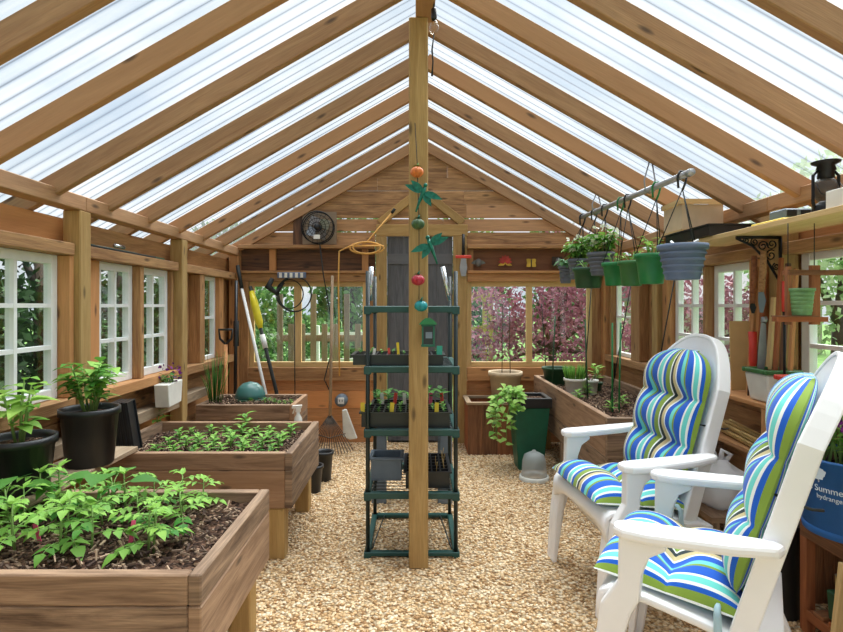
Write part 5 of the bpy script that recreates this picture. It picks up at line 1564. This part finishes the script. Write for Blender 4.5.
for i in range(12):
    b = MB(); y = 2.40 + R.uniform(0, .07); z = .619 + .008 + (i % 4) * .0165 + .002; x = 1.645 + (i // 4) * .03
    b.tube([at(x - .01, 2.37 + R.uniform(-.04, .03), z), at(x + .05 + R.uniform(-.02, .02), 2.80 + R.uniform(-.03, .06), z + R.uniform(0, .003))], .0072, 6)
    o = b.build('bamboo_cane', 'bamboo'); tag(o, 'thin tan cane in the bundle below the cardboard panel', 'cane', 'canes bundled on the lower board')
# plastic bags between the chairs
def bag(label, loc, sx, sy, h, seed):
    t = thing('plastic_bag', label, 'bag', loc, group='white plastic bags behind the chairs'); rr = random.Random(seed)
    rings = []; n = 26
    ph = [rr.uniform(0, 6.28) for _ in range(6)]
    for k in range(13):
        u = k / 12; w_ = (.75 + .35 * math.sin(PI * min(1, u * 1.15))) * (1 - .62 * max(0, (u - .72) / .28) ** 1.2)
        ring = []
        for i in range(n):
            a = 2 * PI * i / n
            f_ = w_ * (1 + .08 * math.sin(3 * a + ph[0] + 3 * u) + .07 * math.sin(5 * a + ph[1] - 4 * u) + .05 * math.sin(9 * a + ph[2] + 6 * u))
            ring.append(V((sx * f_ * math.cos(a), sy * f_ * math.sin(a), h * u)))
        rings.append(ring)
    b = MB(); b.loft(rings, caps=True); b.build('bag_body', 'bag', t)
    for s in (-1, 1):
        b = MB(); b.tube([(s * sx * .25, 0, h * .97), (s * sx * .45, -.01, h * 1.12), (s * sx * .2, .01, h * 1.2), (s * sx * .1, 0, h * .97)], [.016, .012, .012, .016], 7); b.build('handle', 'bag', t)
t = thing('low_bench', 'low wooden bench by the right wall under the white bags', 'bench', at(1.34, 2.26, 0))
b = MB(); b.box(0, .27, 0, .80, .335, .36, grain=1); b.build('seat_board', 'bed', t)
for x in (.01, .22):
    for y in (.02, .74):
        b = MB(); b.box(x, x + .04, y, y + .04, 0, .334); b.build('leg', 'bed', t)
bag('larger white plastic bag on the low bench behind the farther chair', at(1.475, 2.70, .362), .125, .15, .24, 3)
bag('smaller white plastic bag on the low bench between the two chairs', at(1.475, 2.43, .362), .12, .13, .21, 8)

# ================================================================== RIGHT FRONT: slatted bench, blue planter
t = thing('slatted_bench', 'slatted wooden bench under the blue planter', 'bench', at(1.57, 1.45, 0))
for i in range(7):
    b = MB(); b.box(.0, .26, i * .094, i * .094 + .084, .437, .458, grain=0); b.build('top_slat', 'redwood', t, bevel=.002)
for x in (.0, .225):
    b = MB(); b.box(x, x + .035, 0, .648, .385, .436, grain=1); b.build('side_rail', 'redwood', t)
    for y in (.0, .61):
        b = MB(); b.box(x, x + .035, y, y + .038, 0, .384, grain=2); b.build('leg', 'redwood', t)
for i in range(7):
    b = MB(); b.box(.0, .26, .04 + i * .08, .04 + i * .08 + .055, .10, .118, grain=0); b.build('lower_slat', 'redwood', t, bevel=.002)
for x in (.0, .235):
    b = MB(); b.box(x, x + .025, .039, .609, .06, .099, grain=1); b.build('lower_rail', 'redwood', t)
for i in range(5):
    b = MB(); b.box(.04 + i * .037, .04 + i * .037 + .033, .618, .636, .119, .384, grain=2); b.build('end_slat', 'redwood', t)
t = thing('wire_basket', 'flat wire basket inside the slatted bench', 'basket', at(1.60, 1.72, .235))
for i in range(7):
    b = MB(); b.tube([(i * .032, 0, .06), (i * .032, 0, 0), (i * .032, .2, 0), (i * .032, .2, .06)], .0025, 5); b.build('wire', 'bamboo', t)
b = MB(); b.tube([(0, 0, .06), (.192, 0, .06), (.192, .2, .06), (0, .2, .06), (0, 0, .06)], .004, 6); b.build('rim_wire', 'steel', t)
t2 = thing('nursery_flat', 'dark green flat under the wire basket in the slatted bench', 'tray', at(1.585, 1.70, .119))
b = MB(); b.prism([(0, 0), (.22, 0), (.235, .113), (-.008, .113)], 1, 0, .24); b.build('flat', 'darkpot', t2, bevel=.004)
t2 = thing('nursery_pot', 'tall black pot on the gravel behind the far end of the slatted bench', 'pot', at(1.575, 2.125, 0)); potbody(t2, .062, .05, .40, 'black', soil=False)
# blue planter with lettering
pc = at(1.67, 1.90, .459)
t = thing('blue_planter', 'round blue planter with white lettering and purple pansies', 'planter', pc)
rA, rB, hP = .188, .16, .29
b = MB(); b.lathe([(rB * .98, 0), (rB, .006), (rA, hP - .01), (rA + .006, hP - .008), (rA + .006, hP), (rA - .008, hP), (rA - .012, hP - .03)], 48); b.build('tub', 'bluefab', t)
b = MB(); b.lathe([(.001, hP - .02), (rA - .013, hP - .028)], 32, caps=False); b.build('soil', 'soil', t)
b = MB(); b.lathe([(rB + .004, .0), (rB + .006, .012), (rB + .006, .02), (rB + .002, .026)], 48, caps=False); b.build('foot_band', 'bluefab', t)
def lettering(txt, size, z, a0, name='lettering'):
    cu = bpy.data.curves.new('lettering', 'FONT'); cu.body = txt; cu.size = size; cu.extrude = .0006; cu.align_x = 'LEFT'
    o = bpy.data.objects.new('lettering', cu); C.objects.link(o)
    dg = bpy.context.evaluated_depsgraph_get(); dg.update()
    me = bpy.data.meshes.new_from_object(o.evaluated_get(dg)); bpy.data.objects.remove(o)
    for v in me.vertices:
        x, y, zz = v.co; hz = z + y; rr = rB + (rA - rB) * hz / hP + .0012 + zz; a = a0 + x / rA
        v.co = (rr * math.cos(a), rr * math.sin(a), hz)
    me.materials.clear(); me.materials.append(M['print'])
    o = bpy.data.objects.new(name, me); C.objects.link(o); o.parent = t
    at_ = math.radians
A0 = math.radians(157)
lettering('Endless Summer', .034, .172, A0); lettering('hydrangeas', .025, .145, A0 + .62)
def surf(a, z, off=.0015): rr = rB + (rA - rB) * z / hP + off; return V((rr * math.cos(a), rr * math.sin(a), z))
b = MB()
for da, dz, r_ in ((.62, .245, .014), (.69, .25, .015), (.77, .244, .013), (.65, .227, .012), (.73, .229, .012)):
    c_ = surf(A0 + da, dz); nrm = V((math.cos(A0 + da), math.sin(A0 + da), 0)); sd = V((-nrm.y, nrm.x, 0))
    ring = [c_ + (sd * math.cos(2 * PI * k / 14) + V((0, 0, 1)) * math.sin(2 * PI * k / 14)) * r_ * (1 + .18 * math.sin(5 * 2 * PI * k / 14)) for k in range(14)]
    b.add(ring + [p + nrm * .0012 for p in ring], [tuple(range(14)), tuple(range(14, 28))], None, .5)
b.tube([surf(A0 + .69, .206), surf(A0 + .692, .235)], .0025, 5)
b.build('tree_emblem', 'print', t)
for i in range(7):
    a = math.radians(175 + i * 22); p = V((math.cos(a), math.sin(a), 0)) * R.uniform(.06, .13) + pc + V((0, 0, hP - .028))
    q = thing('pansy', 'purple pansy plant in the blue planter, %s from the left' % ORD[i], 'pansy', p, group='pansies in the blue planter')
    leafy(q, 0, .17, .085, 30, .055, 'leafl', 5, .55, .3)
    for k in range(4):
        c_ = V((R.uniform(-.05, .05), R.uniform(-.05, .05), R.uniform(.14, .26)))
        b = MB(); b.tube([V((0, 0, .02)), c_ * .6, c_], .002, 5); b.build('flower_stem', 'stem', q)
        b = MB()
        fd = V((-.5 + R.uniform(-.3, .3), -1, .35)).normalized(); s1 = fd.cross(V((0, 0, 1))).normalized(); s2 = s1.cross(fd)
        for w_ in range(5):
            an = w_ * 2 * PI / 5 + .3; b.leaf(c_, s1 * math.cos(an) + s2 * math.sin(an) + fd * .15, fd, .026, .026, .05, .1, 4, tip=.8)
        b.build('blossom', 'purple', q)
o = MB(); o.beam(at(1.50, 1.79, 0), at(1.545, 1.79, .395), .045, .022, (0, 1, 0)); o = o.build('pine_plank', 'pine', bevel=.002); tag(o, 'short pale pine plank upright in front of the slatted bench', 'plank')
finish()
